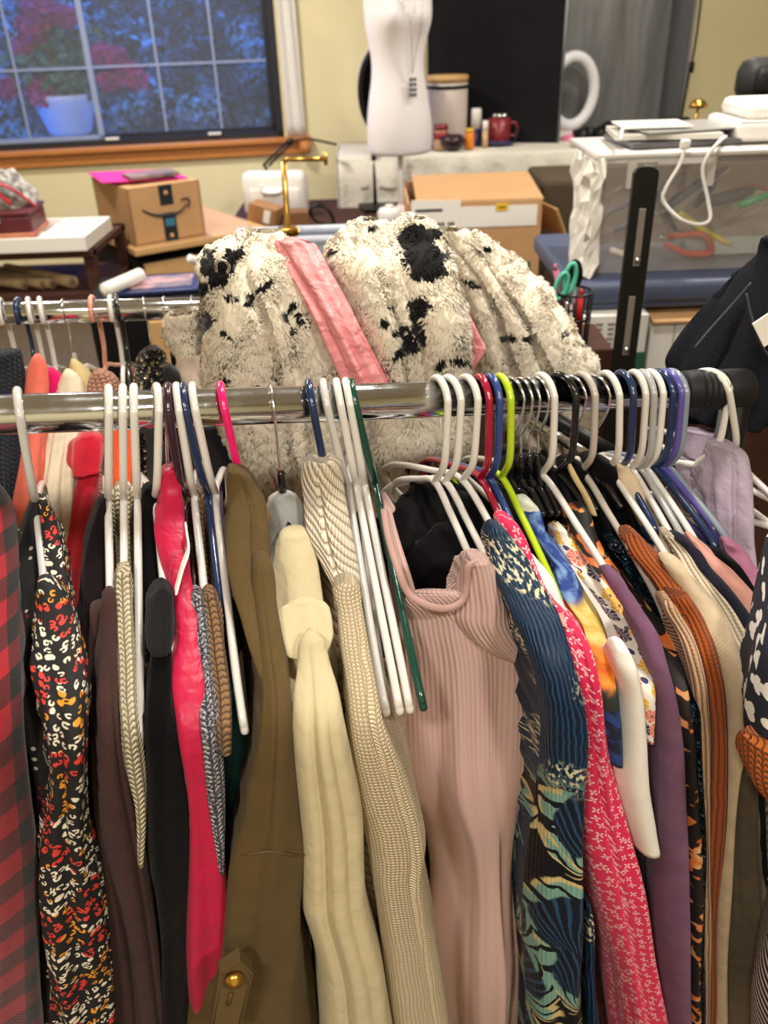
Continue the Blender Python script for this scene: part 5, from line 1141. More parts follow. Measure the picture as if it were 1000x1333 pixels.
garment('sweater', 'dark brown sweater on a white hanger right of the leopard dress', 'sweater', DL, [
    ('body', m_brown, [(800, 118, 140), (860, 117, 150), (1000, 124, 160), (1150, 130, 180), (1480, 150, 200)], dict(dD=-.025)),
    ('sleeve', m_brown, [(779, 138, 148), (784, 135, 151), (800, 134, 153), (850, 131, 155), (930, 129, 158), (1000, 130, 166), (1100, 137, 189), (1200, 157, 206), (1333, 178, 222), (1480, 190, 236)], dict(fold=(.004, .05), crease=[(.25, .006, .12)]))], **FL)
garment('sweater', 'cream lace knit sweater hanging between white hangers', 'sweater', DL, [
    ('collar', m_creamknit, [(635, 152, 168), (640, 148, 173), (680, 147, 176), (740, 149, 178), (800, 151, 179)], dict(dD=-.045, fold=(.002, .03))),
    ('sleeve', m_creamknit, [(748, 153, 170), (760, 151, 173), (800, 151, 174), (860, 154, 177), (940, 158, 181), (1000, 164, 189), (1060, 177, 192), (1110, 180, 189), (1130, 181, 187)], dict(dD=.0, fold=(.002, .03)))], **FL)
garment('sweater', 'black sweater with a ribbed folded cuff, left of the pink satin blouse', 'sweater', DL, [
    ('collar', m_black, [(640, 188, 203), (650, 185, 207), (700, 184, 208), (770, 188, 214), (830, 188, 220)], dict(dD=-.025)),
    ('cuff', m_blackrib, [(768, 206, 216), (776, 198, 222), (788, 192, 229), (800, 191, 230), (840, 191, 230), (850, 193, 228), (856, 197, 224)], dict(dD=.008, Lmax=.08, fold=(.001, .03))),
    ('sleeve', m_black, [(842, 198, 224), (870, 198, 226), (940, 192, 228), (1000, 190, 240), (1100, 190, 250), (1200, 205, 252), (1333, 213, 252), (1480, 220, 255)], dict(fold=(.005, .05)))], **FL)
garment('blouse', 'hot pink satin blouse with a looped pink collar on a black-necked hanger', 'blouse', DL, [
    ('collar', m_satpink, [(614, 217, 229), (618, 213, 233), (650, 210, 237), (690, 205, 243), (740, 213, 247), (775, 222, 248)], dict(dD=-.004, fold=(.002, .03))),
    ('body', m_satpink, [(735, 222, 247), (770, 222, 250), (800, 227, 256), (850, 229, 258), (860, 226, 259), (950, 231, 265), (1040, 244, 273), (1150, 248, 291), (1240, 248, 300), (1333, 248, 305), (1480, 248, 310)], dict(fold=(.006, .045))),
    ('piping', m_whitee, [(688, 241, 244), (720, 244, 247), (745, 236, 239), (775, 228, 231)], dict(dD=.014, Lmax=.006, fold=(0, .1)))], **FL)
garment('sweater', 'grey marled knit sweater right of the pink satin blouse', 'sweater', DL, [
    ('sleeve', m_marl, [(778, 251, 261), (784, 249, 265), (810, 250, 270), (870, 257, 276), (940, 262, 286), (1040, 272, 295), (1110, 284, 296), (1140, 288, 295)], dict(fold=(.002, .03)))], **FL)
garment('sweater', 'chunky brown knit sweater between the grey marl and the teal', 'sweater', DL, [
    ('collar', m_bknit, [(636, 244, 252), (645, 242, 262), (700, 250, 268), (780, 258, 276)], dict(dD=-.03, fold=(.002, .03))),
    ('sleeve', m_bknit, [(777, 267, 278), (782, 265, 282), (850, 272, 291), (900, 279, 297), (960, 284, 299), (985, 287, 298)], dict(fold=(.002, .03)))], **FL)
garment('top', 'teal short-sleeved top under a bare white hanger arm', 'top', DL, [
    ('collar', m_whitee, [(612, 256, 268), (640, 254, 276), (720, 268, 290), (780, 276, 296)], dict(dD=-.045)),
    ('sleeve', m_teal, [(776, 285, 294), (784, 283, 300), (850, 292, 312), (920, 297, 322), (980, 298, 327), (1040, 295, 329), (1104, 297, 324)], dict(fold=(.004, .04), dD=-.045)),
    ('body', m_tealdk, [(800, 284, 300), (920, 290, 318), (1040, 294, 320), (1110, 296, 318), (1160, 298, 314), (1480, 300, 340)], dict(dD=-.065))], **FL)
oj = garment('utility_jacket', 'olive brown utility jacket with a stitched collar and a brass-buttoned tab', 'jacket', DL, [
    ('body', m_olive, [(660, 292, 330), (720, 296, 345), (800, 312, 358), (880, 322, 364), (960, 330, 370), (1040, 330, 372), (1110, 320, 372), (1200, 298, 370), (1480, 260, 380)], dict(dD=-.035, fold=(.008, .045))),
    ('collar', m_olive, [(615, 298, 306), (622, 297, 318), (645, 297, 334), (668, 300, 345), (700, 298, 350), (740, 298, 353), (775, 306, 354), (810, 318, 354), (850, 328, 354), (890, 338, 352)], dict(dD=.02, fold=(.004, .06), crease=[(.35, .012, .16)])),
    ('sleeve', m_olive, [(735, 333, 352), (745, 330, 356), (800, 333, 363), (860, 338, 373), (900, 341, 381), (960, 340, 386), (1040, 332, 389), (1108, 321, 391), (1112, 319, 392), (1200, 297, 396), (1280, 270, 413), (1333, 246, 422), (1480, 215, 440)], dict(dD=.024, fold=(.005, .06), crease=[(-.28, .006, .07)]))], **FL)
garment('hoodie', 'cream fleece hoodie with a thick rolled cuff in the middle of the front rail', 'hoodie', DL, [
    ('inner_top', m_greyt, [(652, 362, 380), (658, 355, 388), (700, 350, 396), (760, 352, 400), (840, 356, 410)], dict(dD=-.02)),
    ('hood', m_fleece, [(700, 378, 397), (705, 369, 404), (720, 361, 412), (745, 357, 417), (790, 358, 424), (820, 360, 428), (850, 364, 432)], dict(dD=.0, fold=(.003, .06))),
    ('body', m_fleece, [(800, 380, 428), (860, 386, 440), (940, 400, 450), (1040, 412, 470), (1130, 430, 478), (1240, 440, 492), (1333, 450, 512), (1480, 460, 540)], dict(dD=-.025, fold=(.008, .05))),
    ('cuff', m_fleece, [(786, 386, 408), (790, 374, 419), (798, 363, 428), (812, 357, 433), (832, 356, 436), (848, 360, 437), (858, 369, 433), (864, 384, 424)], dict(dD=.018, Lmax=.10, L0=.012, fold=(.002, .05), crease=[(.55, .006, .12)])),
    ('drape', m_fleece, [(842, 362, 398), (855, 362, 404), (880, 368, 408), (905, 377, 410), (930, 386, 412)], dict(dD=.006, fold=(.004, .03))),
    ('sleeve', m_fleece, [(830, 398, 412), (836, 393, 420), (850, 390, 425), (880, 390, 432), (920, 386, 443), (960, 385, 450), (1000, 387, 458), (1100, 391, 480), (1160, 391, 484), (1210, 394, 488), (1240, 406, 493), (1290, 418, 506), (1333, 420, 514), (1480, 425, 540)], dict(dD=.030, fold=(.003, .11), L0=.008, crease=[(-.35, .014, .12), (.45, .006, .15)]))], **FL)
garment('shirt', 'mustard yellow shirt seen as a sliver between the olive jacket and the cream hoodie', 'shirt', DL, [('body', m_mustard, [(664, 343, 347), (672, 341, 350), (720, 344, 354), (760, 350, 358), (900, 356, 368), (1200, 360, 376)], dict(dD=-.03))], **FL)
garment('turtleneck_sweater', 'cream knit sweater with a tall diagonally ribbed turtleneck', 'sweater', DL, [
    ('turtleneck', m_ribdiag, [(604, 408, 434), (609, 400, 444), (625, 396, 448), (660, 400, 452), (700, 404, 459), (740, 418, 465), (770, 430, 468), (790, 438, 468)], dict(dD=.012, fold=(.003, .05), Lmax=.12, crease=[(-.35, .010, .10)])),
    ('body', m_ribdiag, [(690, 398, 440), (760, 412, 458), (860, 420, 470), (960, 438, 480), (1050, 450, 492), (1480, 480, 560)], dict(dD=-.035, fold=(.006, .03))),
    ('sleeve', m_creamsw, [(762, 448, 462), (768, 440, 467), (800, 440, 473), (850, 444, 481), (910, 452, 491), (960, 455, 500), (1000, 458, 516), (1040, 463, 535), (1090, 476, 553), (1125, 484, 558), (1160, 489, 553), (1200, 494, 560), (1260, 500, 574), (1333, 510, 584), (1480, 525, 610)], dict(fold=(.003, .05), dD=.022, crease=[(.45, .006, .14)]))], **FL)

# ================================================================ clothes on the front rail, right half
FR = dict(fold=(.004, .05), back=14)
DP = [(640, .035), (735, .13), (800, .145), (900, .165), (1040, .185), (1500, .20)]
garment('pleated_dress', 'dusty pink pleated dress with a scooped neckline and gathered straps', 'dress', DP, [
    ('back_panel', m_pleat, [(655, 500, 510), (670, 496, 520), (700, 503, 540), (740, 508, 600), (800, 512, 640), (900, 508, 660), (1000, 510, 660), (1480, 540, 690)], dict(dD=-.10, Lmax=.03)),
    ('body', m_pleat, [(776, 533, 604), (790, 526, 640), (800, 524, 664), (830, 520, 684), (870, 516, 700), (900, 512, 706), (960, 509, 709), (1040, 520, 705), (1100, 556, 702), (1160, 570, 700), (1250, 572, 697), (1333, 574, 694), (1480, 580, 690)], dict(fold=(.013, .085), fold0=-.1, Lmax=.12, Lgrow=.35, L0=.004, crease=[(.05, .020, .05), (-.42, .014, .08), (.42, .012, .10)])),
    ('bodice_flap', m_pleat, [(735, 608, 638), (745, 606, 646), (775, 601, 660), (795, 594, 672), (815, 584, 682), (835, 596, 690), (850, 614, 696), (862, 640, 699), (870, 668, 696)], dict(dD=.018, Lmax=.07, fold=(.002, .03), fold0=.3)),
    ('strap', m_pleat, [(652, 500, 508), (670, 501, 512), (710, 512, 523), (750, 524, 536), (780, 530, 545)], dict(dD=-.012, Lmax=.02, fold=(.001, .03)))], back=6)
garment('hoodie', 'black hoodie whose hood shows inside the pink dress neckline', 'hoodie', DP, [
    ('hood', m_black, [(634, 548, 592), (642, 534, 606), (660, 523, 616), (700, 519, 620), (730, 522, 616), (760, 534, 612), (790, 548, 600), (820, 556, 596)], dict(dD=-.075, fold=(.012, .045), fold0=.6, crease=[(-.2, .018, .2)])),
    ('hood_fold', m_black, [(694, 588, 606), (704, 570, 618), (722, 552, 628), (745, 538, 642), (768, 534, 656), (795, 544, 668), (830, 560, 672)], dict(dD=-.05, Lmax=.05, fold=(.004, .04))),
    ('sleeve', m_black, [(652, 600, 616), (658, 598, 626), (680, 597, 634), (720, 600, 644), (770, 606, 668), (830, 640, 694), (880, 665, 708), (940, 680, 716), (1040, 690, 718), (1480, 690, 712)], dict(dD=-.04, Lmax=.2))], back=8, fold=(.004, .05))
garment('feather_dress', 'navy blue dress printed with large teal and cream feather fans', 'dress', DR, [
    ('body', m_feather, [(690, 643, 656), (700, 641, 666), (730, 644, 690), (760, 653, 706), (800, 668, 730), (840, 684, 742), (880, 698, 750), (920, 706, 758), (960, 710, 762), (1040, 706, 763), (1100, 702, 765), (1200, 698, 766), (1333, 694, 768), (1480, 690, 772)], dict(fold=(.005, .06))),
    ('sleeve', m_feather, [(1180, 764, 770), (1200, 763, 775), (1260, 765, 780), (1333, 767, 786), (1480, 770, 790)], dict(dD=-.01))], dD=.012, **FR)
garment('dress', 'bright pink dress with a scatter of small white dragonflies', 'dress', DR, [
    ('body', m_dragon, [(678, 653, 668), (685, 652, 676), (700, 658, 686), (735, 680, 699), (780, 702, 720), (830, 730, 763), (900, 746, 788), (960, 752, 797), (1000, 756, 803), (1100, 759, 826), (1180, 768, 848), (1240, 784, 858), (1290, 797, 866), (1333, 803, 873), (1480, 812, 890)], dict(fold=(.005, .05), crease=[(.1, .010, .10)]))], **FR)
garment('tee', 'pale mint tee with a pink sleeve edge left of a black top', 'tee', DR, [
    ('body', m_mint, [(734, 690, 704), (750, 692, 716), (780, 702, 730), (808, 718, 740)], dict(dD=-.005)),
    ('sleeve', m_blush, [(800, 716, 738), (808, 720, 741), (815, 730, 742)], dict(Lmax=.05))], **FR)
for lab, rows, dd in (('black top directly right of the lime hanger', [(603, 664, 680), (612, 660, 690), (650, 672, 708), (700, 690, 724), (760, 712, 742), (820, 742, 765), (900, 770, 788), (1000, 780, 796), (1100, 784, 800)], -.03),
                      ('black top, second right of the lime hanger', [(600, 682, 700), (610, 678, 708), (650, 694, 720), (700, 710, 736), (760, 730, 752), (900, 790, 805), (1480, 820, 840)], -.03),
                      ('black cardigan behind the white floral top', [(602, 702, 716), (612, 698, 726), (660, 716, 742), (720, 736, 766), (800, 790, 814), (900, 830, 856), (1480, 840, 866)], -.03)):
    garment('black_top', lab, 'top', DR2, [('body', m_black, rows, dict(dD=dd))], **FR)
garment('printed_top', 'blue, yellow and orange top with a swirly painted print', 'top', DR2, [
    ('body', m_paint, [(655, 684, 694), (662, 680, 702), (700, 698, 717), (745, 728, 752), (780, 736, 768), (830, 768, 796), (860, 772, 806), (900, 780, 812), (960, 792, 816), (1000, 800, 813)], {})], **FR)
garment('tee', 'white cotton tee with a straight hemmed sleeve', 'tee', DR, [
    ('body', m_whitee, [(740, 744, 754), (745, 742, 762), (780, 757, 781), (830, 790, 816), (855, 802, 824), (900, 810, 840), (1000, 815, 848)], dict(dD=-.006, D=DR2)),
    ('sleeve', m_whitee, [(848, 806, 820), (856, 804, 825), (900, 811, 839), (960, 811, 846), (1040, 808, 853), (1080, 818, 859), (1098, 824, 861), (1112, 829, 863), (1117, 829, 864)], dict(fold=(.001, .04), dD=.004))], **FR)
garment('floral_top', 'white top printed with coral, yellow and purple garden flowers', 'top', DR2, [
    ('body', m_floral, [(690, 728, 736), (700, 726, 746), (745, 746, 776), (780, 768, 806), (830, 800, 836), (860, 815, 846), (900, 832, 857), (940, 838, 857), (970, 843, 854)], {})], **FR)
garment('sweater', 'dusty purple sweater right of the white floral top', 'sweater', DR, [
    ('sleeve', m_purple, [(750, 795, 806), (755, 792, 812), (780, 804, 827), (830, 836, 861), (870, 851, 873), (900, 858, 881), (960, 863, 891), (1040, 862, 898), (1100, 861, 903), (1200, 857, 904), (1333, 864, 906), (1480, 866, 910)], dict(fold=(.003, .06), dD=.004))], **FR)
garment('blouse', 'black and orange tortoiseshell print blouse', 'blouse', DR2, [
    ('body', m_tort, [(664, 758, 766), (672, 752, 772), (700, 744, 782), (750, 774, 812), (780, 800, 838), (820, 836, 868), (860, 864, 890), (900, 876, 898), (960, 884, 907), (1040, 888, 916), (1200, 896, 923), (1333, 896, 922), (1480, 896, 922)], {})], **FR)
garment('black_top', 'black top with a yellow strap under the taupe hanger', 'top', DR2, [
    ('body', m_black, [(602, 738, 752), (612, 736, 766), (650, 752, 786), (700, 770, 806), (760, 800, 834), (840, 850, 880), (960, 880, 904), (1480, 890, 910)], dict(dD=-.02)),
    ('strap', m_tanv, [(604, 740, 744), (620, 745, 753), (650, 761, 770), (672, 771, 779)], dict(dD=.002, Lmax=.012, fold=(0, .1)))], **FR)
garment('black_top', 'black top left of the beige collared blouse', 'top', DR2, [
    ('body', m_black, [(598, 770, 784), (606, 766, 800), (640, 786, 820), (690, 806, 842), (740, 830, 862), (820, 872, 894), (960, 890, 912), (1480, 896, 914)], dict(dD=-.012))], **FR)
garment('sequin_top', 'dark teal sequin top left of the rust ribbed sweater', 'top', DR2, [
    ('body', m_seqt, [(706, 798, 808), (714, 795, 815), (745, 815, 842), (780, 836, 866), (830, 866, 897), (870, 884, 908), (930, 896, 914), (1040, 904, 918), (1480, 912, 922)], {})], **FR)
garment('sweater', 'beige ribbed sweater sleeve pressed against the rust sweater', 'sweater', DR, [
    ('sleeve', m_ribbeige, [(784, 868, 876), (792, 866, 882), (830, 884, 906), (880, 900, 922), (940, 910, 928), (1040, 916, 929), (1480, 918, 930)], dict(fold=(.002, .05)))], **FR)
garment('sweater', 'rust orange ribbed sweater near the right end of the rail', 'sweater', DR, [
    ('collar', m_rust, [(696, 822, 830), (702, 819, 838), (725, 824, 856), (760, 850, 886), (800, 876, 906)], dict(dD=.0)),
    ('sleeve', m_rust, [(780, 872, 902), (800, 884, 916), (850, 902, 938), (900, 916, 948), (960, 924, 951), (1040, 924, 948), (1150, 922, 938), (1480, 920, 932)], dict(fold=(.003, .05)))], **FR)
garment('blouse', 'beige blouse with a soft pointed collar near the rail end', 'blouse', DR2, [
    ('collar', m_beige, [(612, 808, 822), (622, 806, 832), (660, 822, 850), (690, 836, 866), (720, 850, 884), (742, 866, 898), (760, 884, 900)], dict(fold=(.004, .04))),
    ('sleeve', m_beige, [(738, 866, 894), (770, 884, 916), (800, 902, 945), (850, 928, 966), (900, 944, 981), (950, 952, 986), (1010, 950, 972), (1060, 946, 966), (1480, 920, 950)], dict(fold=(.004, .05), D=DR, dD=.006))], **FR)
garment('trousers', 'dark khaki flowing trousers low at the right of the rail', 'trousers', DR, [
    ('leg', m_khaki, [(880, 925, 960), (940, 928, 985), (1000, 930, 990), (1100, 926, 998), (1200, 920, 1004), (1333, 916, 1010), (1480, 912, 1015)], dict(dD=-.02, fold=(.010, .035)))], **FR)
garment('sweater', 'cream ribbed sweater right of the beige blouse', 'sweater', DR, [
    ('sleeve', m_creamrib, [(700, 866, 880), (720, 878, 900), (745, 892, 914), (780, 912, 942), (830, 942, 970), (860, 962, 980), (900, 975, 990)], dict(dD=-.006, fold=(.004, .02)))], **FR)
garment('floral_top', 'navy top with white flowers at the lower shoulder', 'top', DR, [
    ('body', m_navy, [(705, 880, 896), (720, 892, 915), (745, 908, 932), (790, 938, 972), (850, 972, 1010)], {}),
    ('sleeve', m_navyfl, [(800, 944, 978), (850, 970, 1008), (900, 980, 1020), (1000, 990, 1040), (1480, 990, 1050)], dict(dD=-.012))], **FR)
garment('top', 'blush pink top in a narrow strip right of the navy top', 'top', DR, [
    ('body', m_blush, [(704, 902, 908), (712, 903, 916), (740, 918, 948), (780, 952, 986), (830, 990, 1020), (1000, 1010, 1040)], {})], **FR)
garment('black_top', 'black top between the blush pink and mauve tops', 'top', DR, [
    ('body', m_black, [(726, 930, 946), (735, 934, 962), (780, 968, 1002), (840, 1005, 1035), (1000, 1030, 1060)], dict(dD=-.004))], **FR)
garment('top', 'mauve pink top at the right edge below the steel blue hanger', 'top', DR, [
    ('body', m_mauve, [(712, 950, 960), (718, 949, 970), (745, 962, 990), (790, 990, 1022), (900, 1030, 1060)], {})], **FR)
garment('scarf', 'pale scarf with black leaf line drawings under the navy and purple hangers', 'scarf', DR2, [
    ('body', m_leafl, [(632, 880, 890), (642, 884, 900), (690, 900, 926), (735, 932, 952), (760, 940, 955)], dict(dD=-.01, Lmax=.05))], **FR)
garment('puffer_vest', 'lavender quilted puffer vest at the right end of the rail', 'vest', [(560, .02), (740, .12), (1000, .14)], [
    ('collar', m_lav, [(566, 892, 940), (576, 890, 946), (594, 892, 944), (602, 898, 936)], dict(dD=-.05, Lmax=.1)),
    ('body', m_lav, [(584, 938, 962), (592, 931, 974), (615, 929, 983), (650, 926, 986), (668, 930, 984), (700, 932, 984), (740, 944, 986), (780, 958, 988), (820, 970, 990)], dict(fold=(.006, .03), crease=[(.0, .014, .1)])),
    ('back_panel', m_lav, [(600, 880, 930), (640, 890, 935), (700, 910, 950), (760, 930, 965)], dict(dD=-.06, Lmax=.05))], back=8)
DE = [(640, .20), (860, .30), (1100, .34), (1500, .36)]
garment('robe', 'navy and white floral robe with orange terry trim at the right edge', 'robe', DE, [
    ('body', m_navyfl, [(640, 1072, 1100), (700, 1045, 1105), (780, 1016, 1080), (850, 1001, 1064), (880, 992, 1065), (940, 978, 1070), (990, 972, 1075), (1000, 974, 1075)], dict(Lmax=.1, fold=(.003, .05))),
    ('lower_panel', m_stripe, [(1050, 1004, 1072), (1150, 1004, 1070), (1270, 1001, 1066), (1300, 992, 1064), (1333, 984, 1065), (1420, 978, 1070)], dict(Lmax=.1, dD=-.012)),
    ('trim', m_terry, [(990, 970, 1075), (1000, 967, 1078), (1040, 968, 1080), (1055, 978, 1080), (1068, 995, 1080)], dict(Lmax=.11, dD=.008, fold=(.002, .04)))])

# jacket tab, button and seams, lying on the sleeve
def on(px, py, D, dD): return PR(px, py, np.interp(py, [d[0] for d in D], [d[1] for d in D])+dD)
tabp = [(313, 1250), (330, 1268), (312, 1340), (274, 1340), (286, 1268)]
fr_ = -0.012*Vh
MB().prism([on(x,y,DL,.046) for x, y in tabp][::-1], fr_).out('shoulder_tab', plain('olive_tab', (98, 78, 44), .8), oj, smooth=False)
bp = on(305,1275,DL,.049); MB().lathe([(0, .006), (.004, .0055), (.0075, .003), (.008, 0), (.0078, -.004), (0, -.004)][::-1], bp, 20, ax=Vh+np.array([0, 0, .25])).out('button', brass_b, oj)
MB().tube([on(x,y,DL,.0245) for x, y in [(323, 1112), (350, 1108), (388, 1114)]], .0012, 6).out('seam', stitch, oj)

nb_ = [(500, 664, 0), (506, 700, 0), (518, 740, .0), (532, 772, .006), (556, 788, .012), (582, 792, .012), (602, 782, .012), (608, 760, .012), (610, 738, .016), (622, 733, .016)]
pd_ = bpy.data.objects['pleated_dress']
MB().tube(curve([on(x, y, DP, d) for x, y, d in nb_], 5), .0034, 10, flat=.6).out('neck_band', m_blushband, pd_)

tb_ = [on(x, y, DL, .0465) for x, y in ((289, 1270), (313, 1254), (327, 1270), (310, 1338))]; MB().tube(tb_, .0006, 5).tube([on(277, 1338, DL, .0465), tb_[0]], .0006, 5).out('stitching', stitch, oj)
MB().tube([on(301, 1293, DL, .0475), on(297, 1308, DL, .0475)], .0016, 6).out('buttonhole', stitch, oj)

# ================================================================ the fur coat, thrown over the rear rail
def fur_mat():
    a = NT.nodes.new('ShaderNodeAttribute'); a.attribute_name = 'tone'; t = V(a.outputs['Fac'])
    sp_ = NT.nodes.new('ShaderNodeAttribute'); sp_.attribute_name = 'spot'; s = V(sp_.outputs['Fac'])
    return dict(col=mix(mix(lin(240, 220, 184), lin(255, 245, 224), t), lin(22, 20, 20), s), rough=.95, sheen=.3, spec=.2)
m_fur = mk('cream_fur_with_black_spots', fur_mat)
def fur(name, par, rows, D, spots=(), n=16000, length=.0062, seed=1, **kw):
    kw.setdefault('fold', (.0035, .15)); kw.setdefault('m', 48); kw.setdefault('D0', -.46)
    G, U, Vv = loft_grid(rows, D, seed=seed, **kw); m, k, _ = G.shape
    v = G.reshape(-1, 3); f = []
    for i in range(m-1):
        for j in range(k): f.append((i*k+j, (i+1)*k+j, (i+1)*k+(j+1) % k, i*k+(j+1) % k))
    n = int(n*3.6); R = np.random.default_rng(seed+50); F4 = np.array(f)
    A, B, Cc, Dd = (v[F4[:, i]] for i in range(4))
    nr = np.cross(Cc-A, Dd-B); ar = np.linalg.norm(nr, axis=1); nr = nr/(ar[:, None]+1e-12)
    ctr = (A+Cc)/2; facing = ((CAM-ctr)*nr).sum(1)/np.linalg.norm(CAM-ctr, axis=1)
    pw = ar*np.where(facing > -.35, 1., .12); pw /= pw.sum()
    idx = R.choice(len(f), n, p=pw); a, b = R.random((2, n, 1))
    P = (A[idx]*(1-a)+B[idx]*a)*(1-b)+(Dd[idx]*(1-a)+Cc[idx]*a)*b; N = nr[idx]
    lump = np.sin(P[:, 0]*240+np.sin(P[:, 2]*150)*1.5)*np.sin(P[:, 2]*230+np.sin(P[:, 0]*170)*1.5)
    P = P+N*(lump*.0030)[:, None]
    # locks: neighbouring tufts lean the same way
    q = P*70
    lean = np.stack([np.sin(q[:, 2]*1.1+q[:, 0]*.7)+np.sin(q[:, 0]*1.9), np.sin(q[:, 1]+q[:, 2]*.6), np.sin(q[:, 0]*1.3-q[:, 2]*.8)], 1)*.42
    d = N*.5+np.array([0, 0, -.55])+lean+R.normal(size=(n, 3))*.17; d /= np.linalg.norm(d, axis=1)[:, None]
    s = np.cross(d, N+R.normal(size=(n, 3))*.3); s /= np.linalg.norm(s, axis=1)[:, None]+1e-9
    s = s*np.where((np.cross(s, d)*N).sum(1) < 0, -1., 1.)[:, None]
    L = length*(.6+.7*R.random((n, 1))); W = .0025*(.7+.6*R.random((n, 1)))
    P0_ = P-N*.002; P1_ = P+d*L*.55; P2_ = P+d*L+np.array([0, 0, -.25])*L
    tv = np.stack([P0_-s*W*.6, P0_+s*W*.6, P1_+s*W*.55, P1_-s*W*.55, P2_], 1).reshape(-1, 3)
    o = len(v); tf = [t for i in range(n) for t in ((o+5*i, o+5*i+1, o+5*i+2, o+5*i+3), (o+5*i+3, o+5*i+2, o+5*i+4))]
    allv = np.vstack([v, tv])
    qq = allv-CAM; z = qq@FWD; X = 500+F*(qq@CRT)/z; Y = 666.5-F*(qq@CUP)/z
    nz = np.sin(allv[:, 0]*210)*np.sin(allv[:, 2]*190)+np.sin(allv[:, 1]*170+allv[:, 2]*90)*.6
    spot = np.zeros(len(allv))
    for (sx, sy, ra, rb, ang) in spots:
        c_, s_ = math.cos(math.radians(ang)), math.sin(math.radians(ang)); dx, dy = X-sx, Y-sy
        e = ((dx*c_+dy*s_)/ra)**2+((-dx*s_+dy*c_)/rb)**2
        spot = np.maximum(spot, (e+nz*.38 < 1).astype(float))
    # one tuft, one colour
    tail = spot[o:].reshape(n, 5); spot[o:] = np.repeat(tail[:, :1], 5, 1).ravel()
    tone = np.concatenate([np.full(o, .85), np.stack([.8+0*L, .8+0*L, .85+.15*R.random((n, 1)), .85+.15*R.random((n, 1)), np.ones((n, 1))], 1).ravel()])
    ob = mesh(name, allv, f+tf, m_fur, par, True)
    vn = np.zeros_like(v)
    for c in range(4): np.add.at(vn, F4[:, c], nr)
    vn /= np.linalg.norm(vn, axis=1)[:, None]+1e-9
    tn = np.repeat(N*.9+d*.25+R.normal(size=(n, 3))*.06, 5, 0); tn /= np.linalg.norm(tn, axis=1)[:, None]
    ob.data.normals_split_custom_set_from_vertices(np.vstack([vn, tn]).tolist())
    for nm, arr in (('spot', spot), ('tone', tone)):
        at = ob.data.attributes.new(nm, 'FLOAT', 'POINT'); at.data.foreach_set('value', arr.astype(np.float32))
    return ob
CD = [(280, -.40), (330, -.33), (420, -.28), (520, -.27), (760, -.27)]
coat = thing('fur_coat', 'cream faux fur coat with black spots and pink lining over the rear rail', 'coat', PR(520, 420, -.3))
SPL = [(292, 352, 14, 26, 20), (276, 342, 12, 18, 0), (302, 336, 16, 8, -30), (326, 388, 10, 9, -20), (345, 373, 5, 9, 25), (272, 418, 9, 18, 15), (300, 385, 14, 5, 10), (268, 372, 10, 9, 0),
       (384, 398, 5, 8, 20), (372, 412, 5, 7, 0), (392, 410, 6, 6, 0), (377, 430, 5, 8, 30), (395, 419, 5, 4, 0), (299, 434, 10, 3, 25), (297, 492, 7, 3, 0), (332, 502, 8, 4, 0), (356, 488, 4, 6, 0), (300, 503, 5, 4, 0), (352, 447, 5, 2, 0)]
fur('left_front', coat, [(304, 330, 366), (312, 300, 374), (325, 268, 382), (345, 257, 390), (380, 262, 410), (420, 266, 432), (460, 264, 452), (500, 264, 470), (540, 270, 480), (580, 292, 470), (630, 318, 452), (665, 336, 432), (682, 352, 412)], CD, SPL, n=30000, seed=2, Lmax=.13, rnd_=1.0, crease=[(-.15, .02, .12), (.35, .015, .2)])
fur('left_cuff', coat, [(412, 216, 258), (424, 214, 266), (445, 220, 266), (462, 232, 262)], [(400, -.36), (700, -.36)], (), n=3000, seed=3, Lmax=.1)
RL_ = dict(seed=4, Lmax=.16)
fur('right_lapel', coat, [(288, 470, 496), (296, 452, 512), (312, 438, 528), (335, 430, 545), (370, 440, 556), (410, 458, 562), (450, 474, 566), (490, 492, 566), (530, 500, 560), (580, 492, 552), (640, 486, 540), (672, 494, 526)], CD,
    [(487, 296, 7, 4, 0), (508, 398, 5, 3, 0), (500, 420, 5, 8, 20), (517, 432, 16, 5, 10), (518, 455, 5, 12, 20), (515, 500, 5, 10, 20), (530, 428, 14, 5, 20), (535, 445, 9, 12, 0), (437, 332, 5, 5, 0)], n=26000, dD=.02, crease=[(.1, .018, .14)], **RL_)
fur('hood', coat, [(286, 536, 556), (292, 524, 566), (310, 516, 580), (345, 514, 590), (390, 524, 602), (430, 536, 608), (470, 544, 612), (505, 548, 614), (560, 556, 612), (600, 560, 606)], CD,
    [(549, 312, 22, 24, 30), (553, 338, 26, 24, 0), (560, 352, 24, 12, 10), (536, 335, 10, 16, 0), (542, 404, 15, 20, 10), (543, 424, 14, 10, 0), (554, 432, 7, 10, 0), (576, 472, 9, 8, -30), (594, 467, 9, 5, 0), (608, 470, 5, 4, 0), (522, 365, 3, 8, 30)], n=22000, seed=6, dD=.035, Lmax=.16, length=.009)
SD = [(290, -.46), (330, -.42), (420, -.36), (520, -.33), (760, -.33)]
fur('right_sleeve', coat, [(302, 570, 604), (308, 566, 622), (325, 570, 652), (345, 580, 676), (380, 592, 710), (420, 602, 742), (460, 606, 768), (490, 608, 786), (520, 612, 796), (560, 640, 790), (590, 680, 770)], SD,
    [(624, 300, 10, 4, 10), (664, 438, 9, 6, 0), (682, 440, 8, 4, 20), (698, 453, 4, 3, 0), (737, 435, 7, 4, -30), (756, 448, 5, 4, 0), (615, 368, 12, 3, 25), (632, 324, 8, 3, 20), (748, 420, 6, 2, 10)], n=38000, seed=8, Lmax=.16, crease=[(-.45, .02, .12), (.12, .03, .07)])
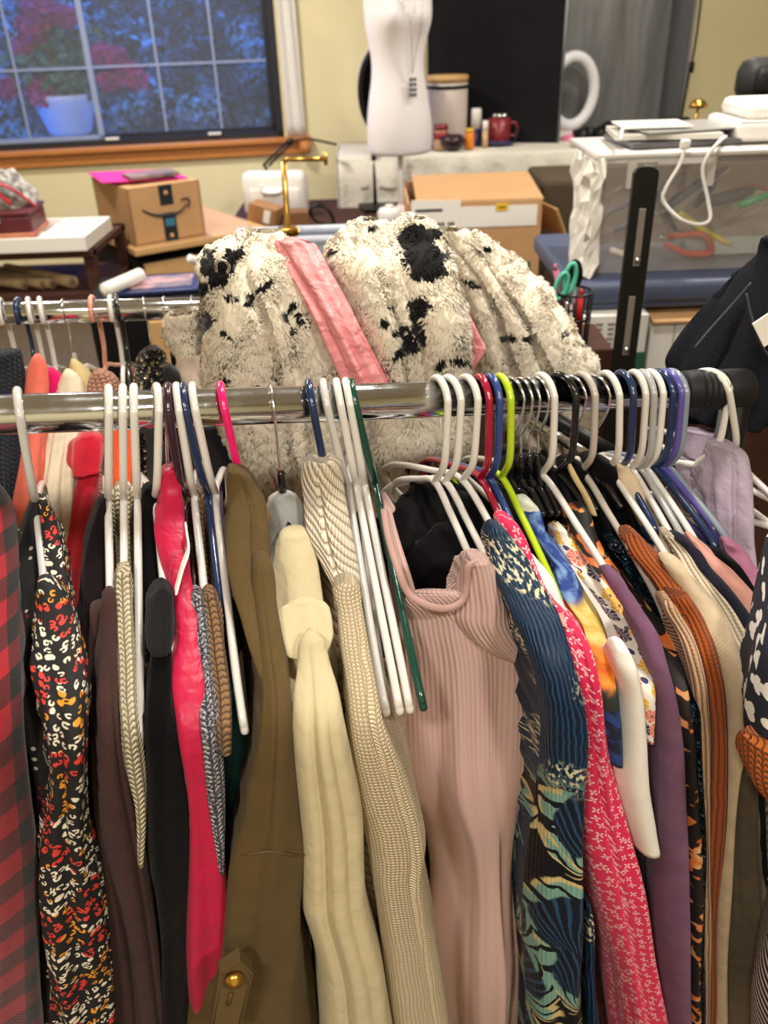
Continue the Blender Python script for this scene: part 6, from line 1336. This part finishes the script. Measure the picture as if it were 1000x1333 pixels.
fur('lower_edge', coat, [(528, 520, 560), (545, 500, 600), (575, 494, 590), (610, 496, 566), (640, 500, 546)], CD, [(536, 598, 6, 5, 0)], n=9000, seed=9, dD=.03, Lmax=.12, length=.012)
CL = [(300, -.345), (420, -.262), (520, -.245)]
loft('lining', m_lining, coat, [(316, 358, 396), (322, 357, 408), (335, 362, 418), (360, 374, 432), (400, 398, 455), (440, 418, 474), (475, 434, 492), (505, 448, 506), (530, 462, 516)], CL, Lmax=.05, fold=(.007, .022), fold0=.6, seed=31, dD=.0)
loft('lining', m_lining, coat, [(398, 600, 606), (420, 602, 616), (445, 604, 628), (458, 606, 634), (475, 608, 624), (492, 610, 614)], [(390, -.335), (500, -.325)], Lmax=.03, fold=(.002, .03), seed=32, dD=.04)
hk_ = WD(290, 346, 1.0); hp = PR(290, 346, -.275)
MB().tube(curve([hp+[-.008, 0, -.006], hp+[-.006, -.006, .005], hp+[.003, -.008, .008], hp+[.008, -.004, .0], hp+[.004, 0, -.008]], 5), .0016, 8).out('collar_hook', wire_m, coat)

# ================================================================ jeans at the right
DJ = [(330, -.10), (420, -.06), (530, -.05)]
jn = garment('jeans', 'black denim jeans with a white tag draped at the right edge behind the rail', 'jeans', DJ, [
    ('leg', m_denim, [(318, 1010, 1080), (350, 990, 1085), (380, 962, 1085), (410, 938, 1080), (440, 918, 1075), (465, 900, 1065), (490, 886, 1050), (520, 884, 1020), (560, 888, 1000)], dict(Lmax=.09, fold=(.008, .05), D0=-.2)),
    ('leg', m_denim, [(316, 998, 1060), (330, 996, 1065), (400, 985, 1060), (460, 962, 1050), (500, 940, 1040), (560, 900, 1000)], dict(Lmax=.05, dD=.035, fold=(.005, .05), D0=-.2))])
sj = plain('grey_stitching', (62, 64, 74), .8)
MB().tube(curve([PR(x, y, d) for x, y, d in ((972, 382, -.0), (978, 410, .005), (990, 445, .01), (1005, 470, .01))], 5), .0012, 6).out('stitching', sj, jn)
MB().tube(curve([PR(x, y, d) for x, y, d in ((978, 368, -.02), (952, 398, -.03), (925, 428, -.03), (905, 452, -.03))], 5), .0012, 6).out('stitching', sj, jn)
tg = PR(1000, 428, .02); MB().box(tg, (.022, .002, .03), .1, 0, ry=-.6).out('tag', paper, jn, False)
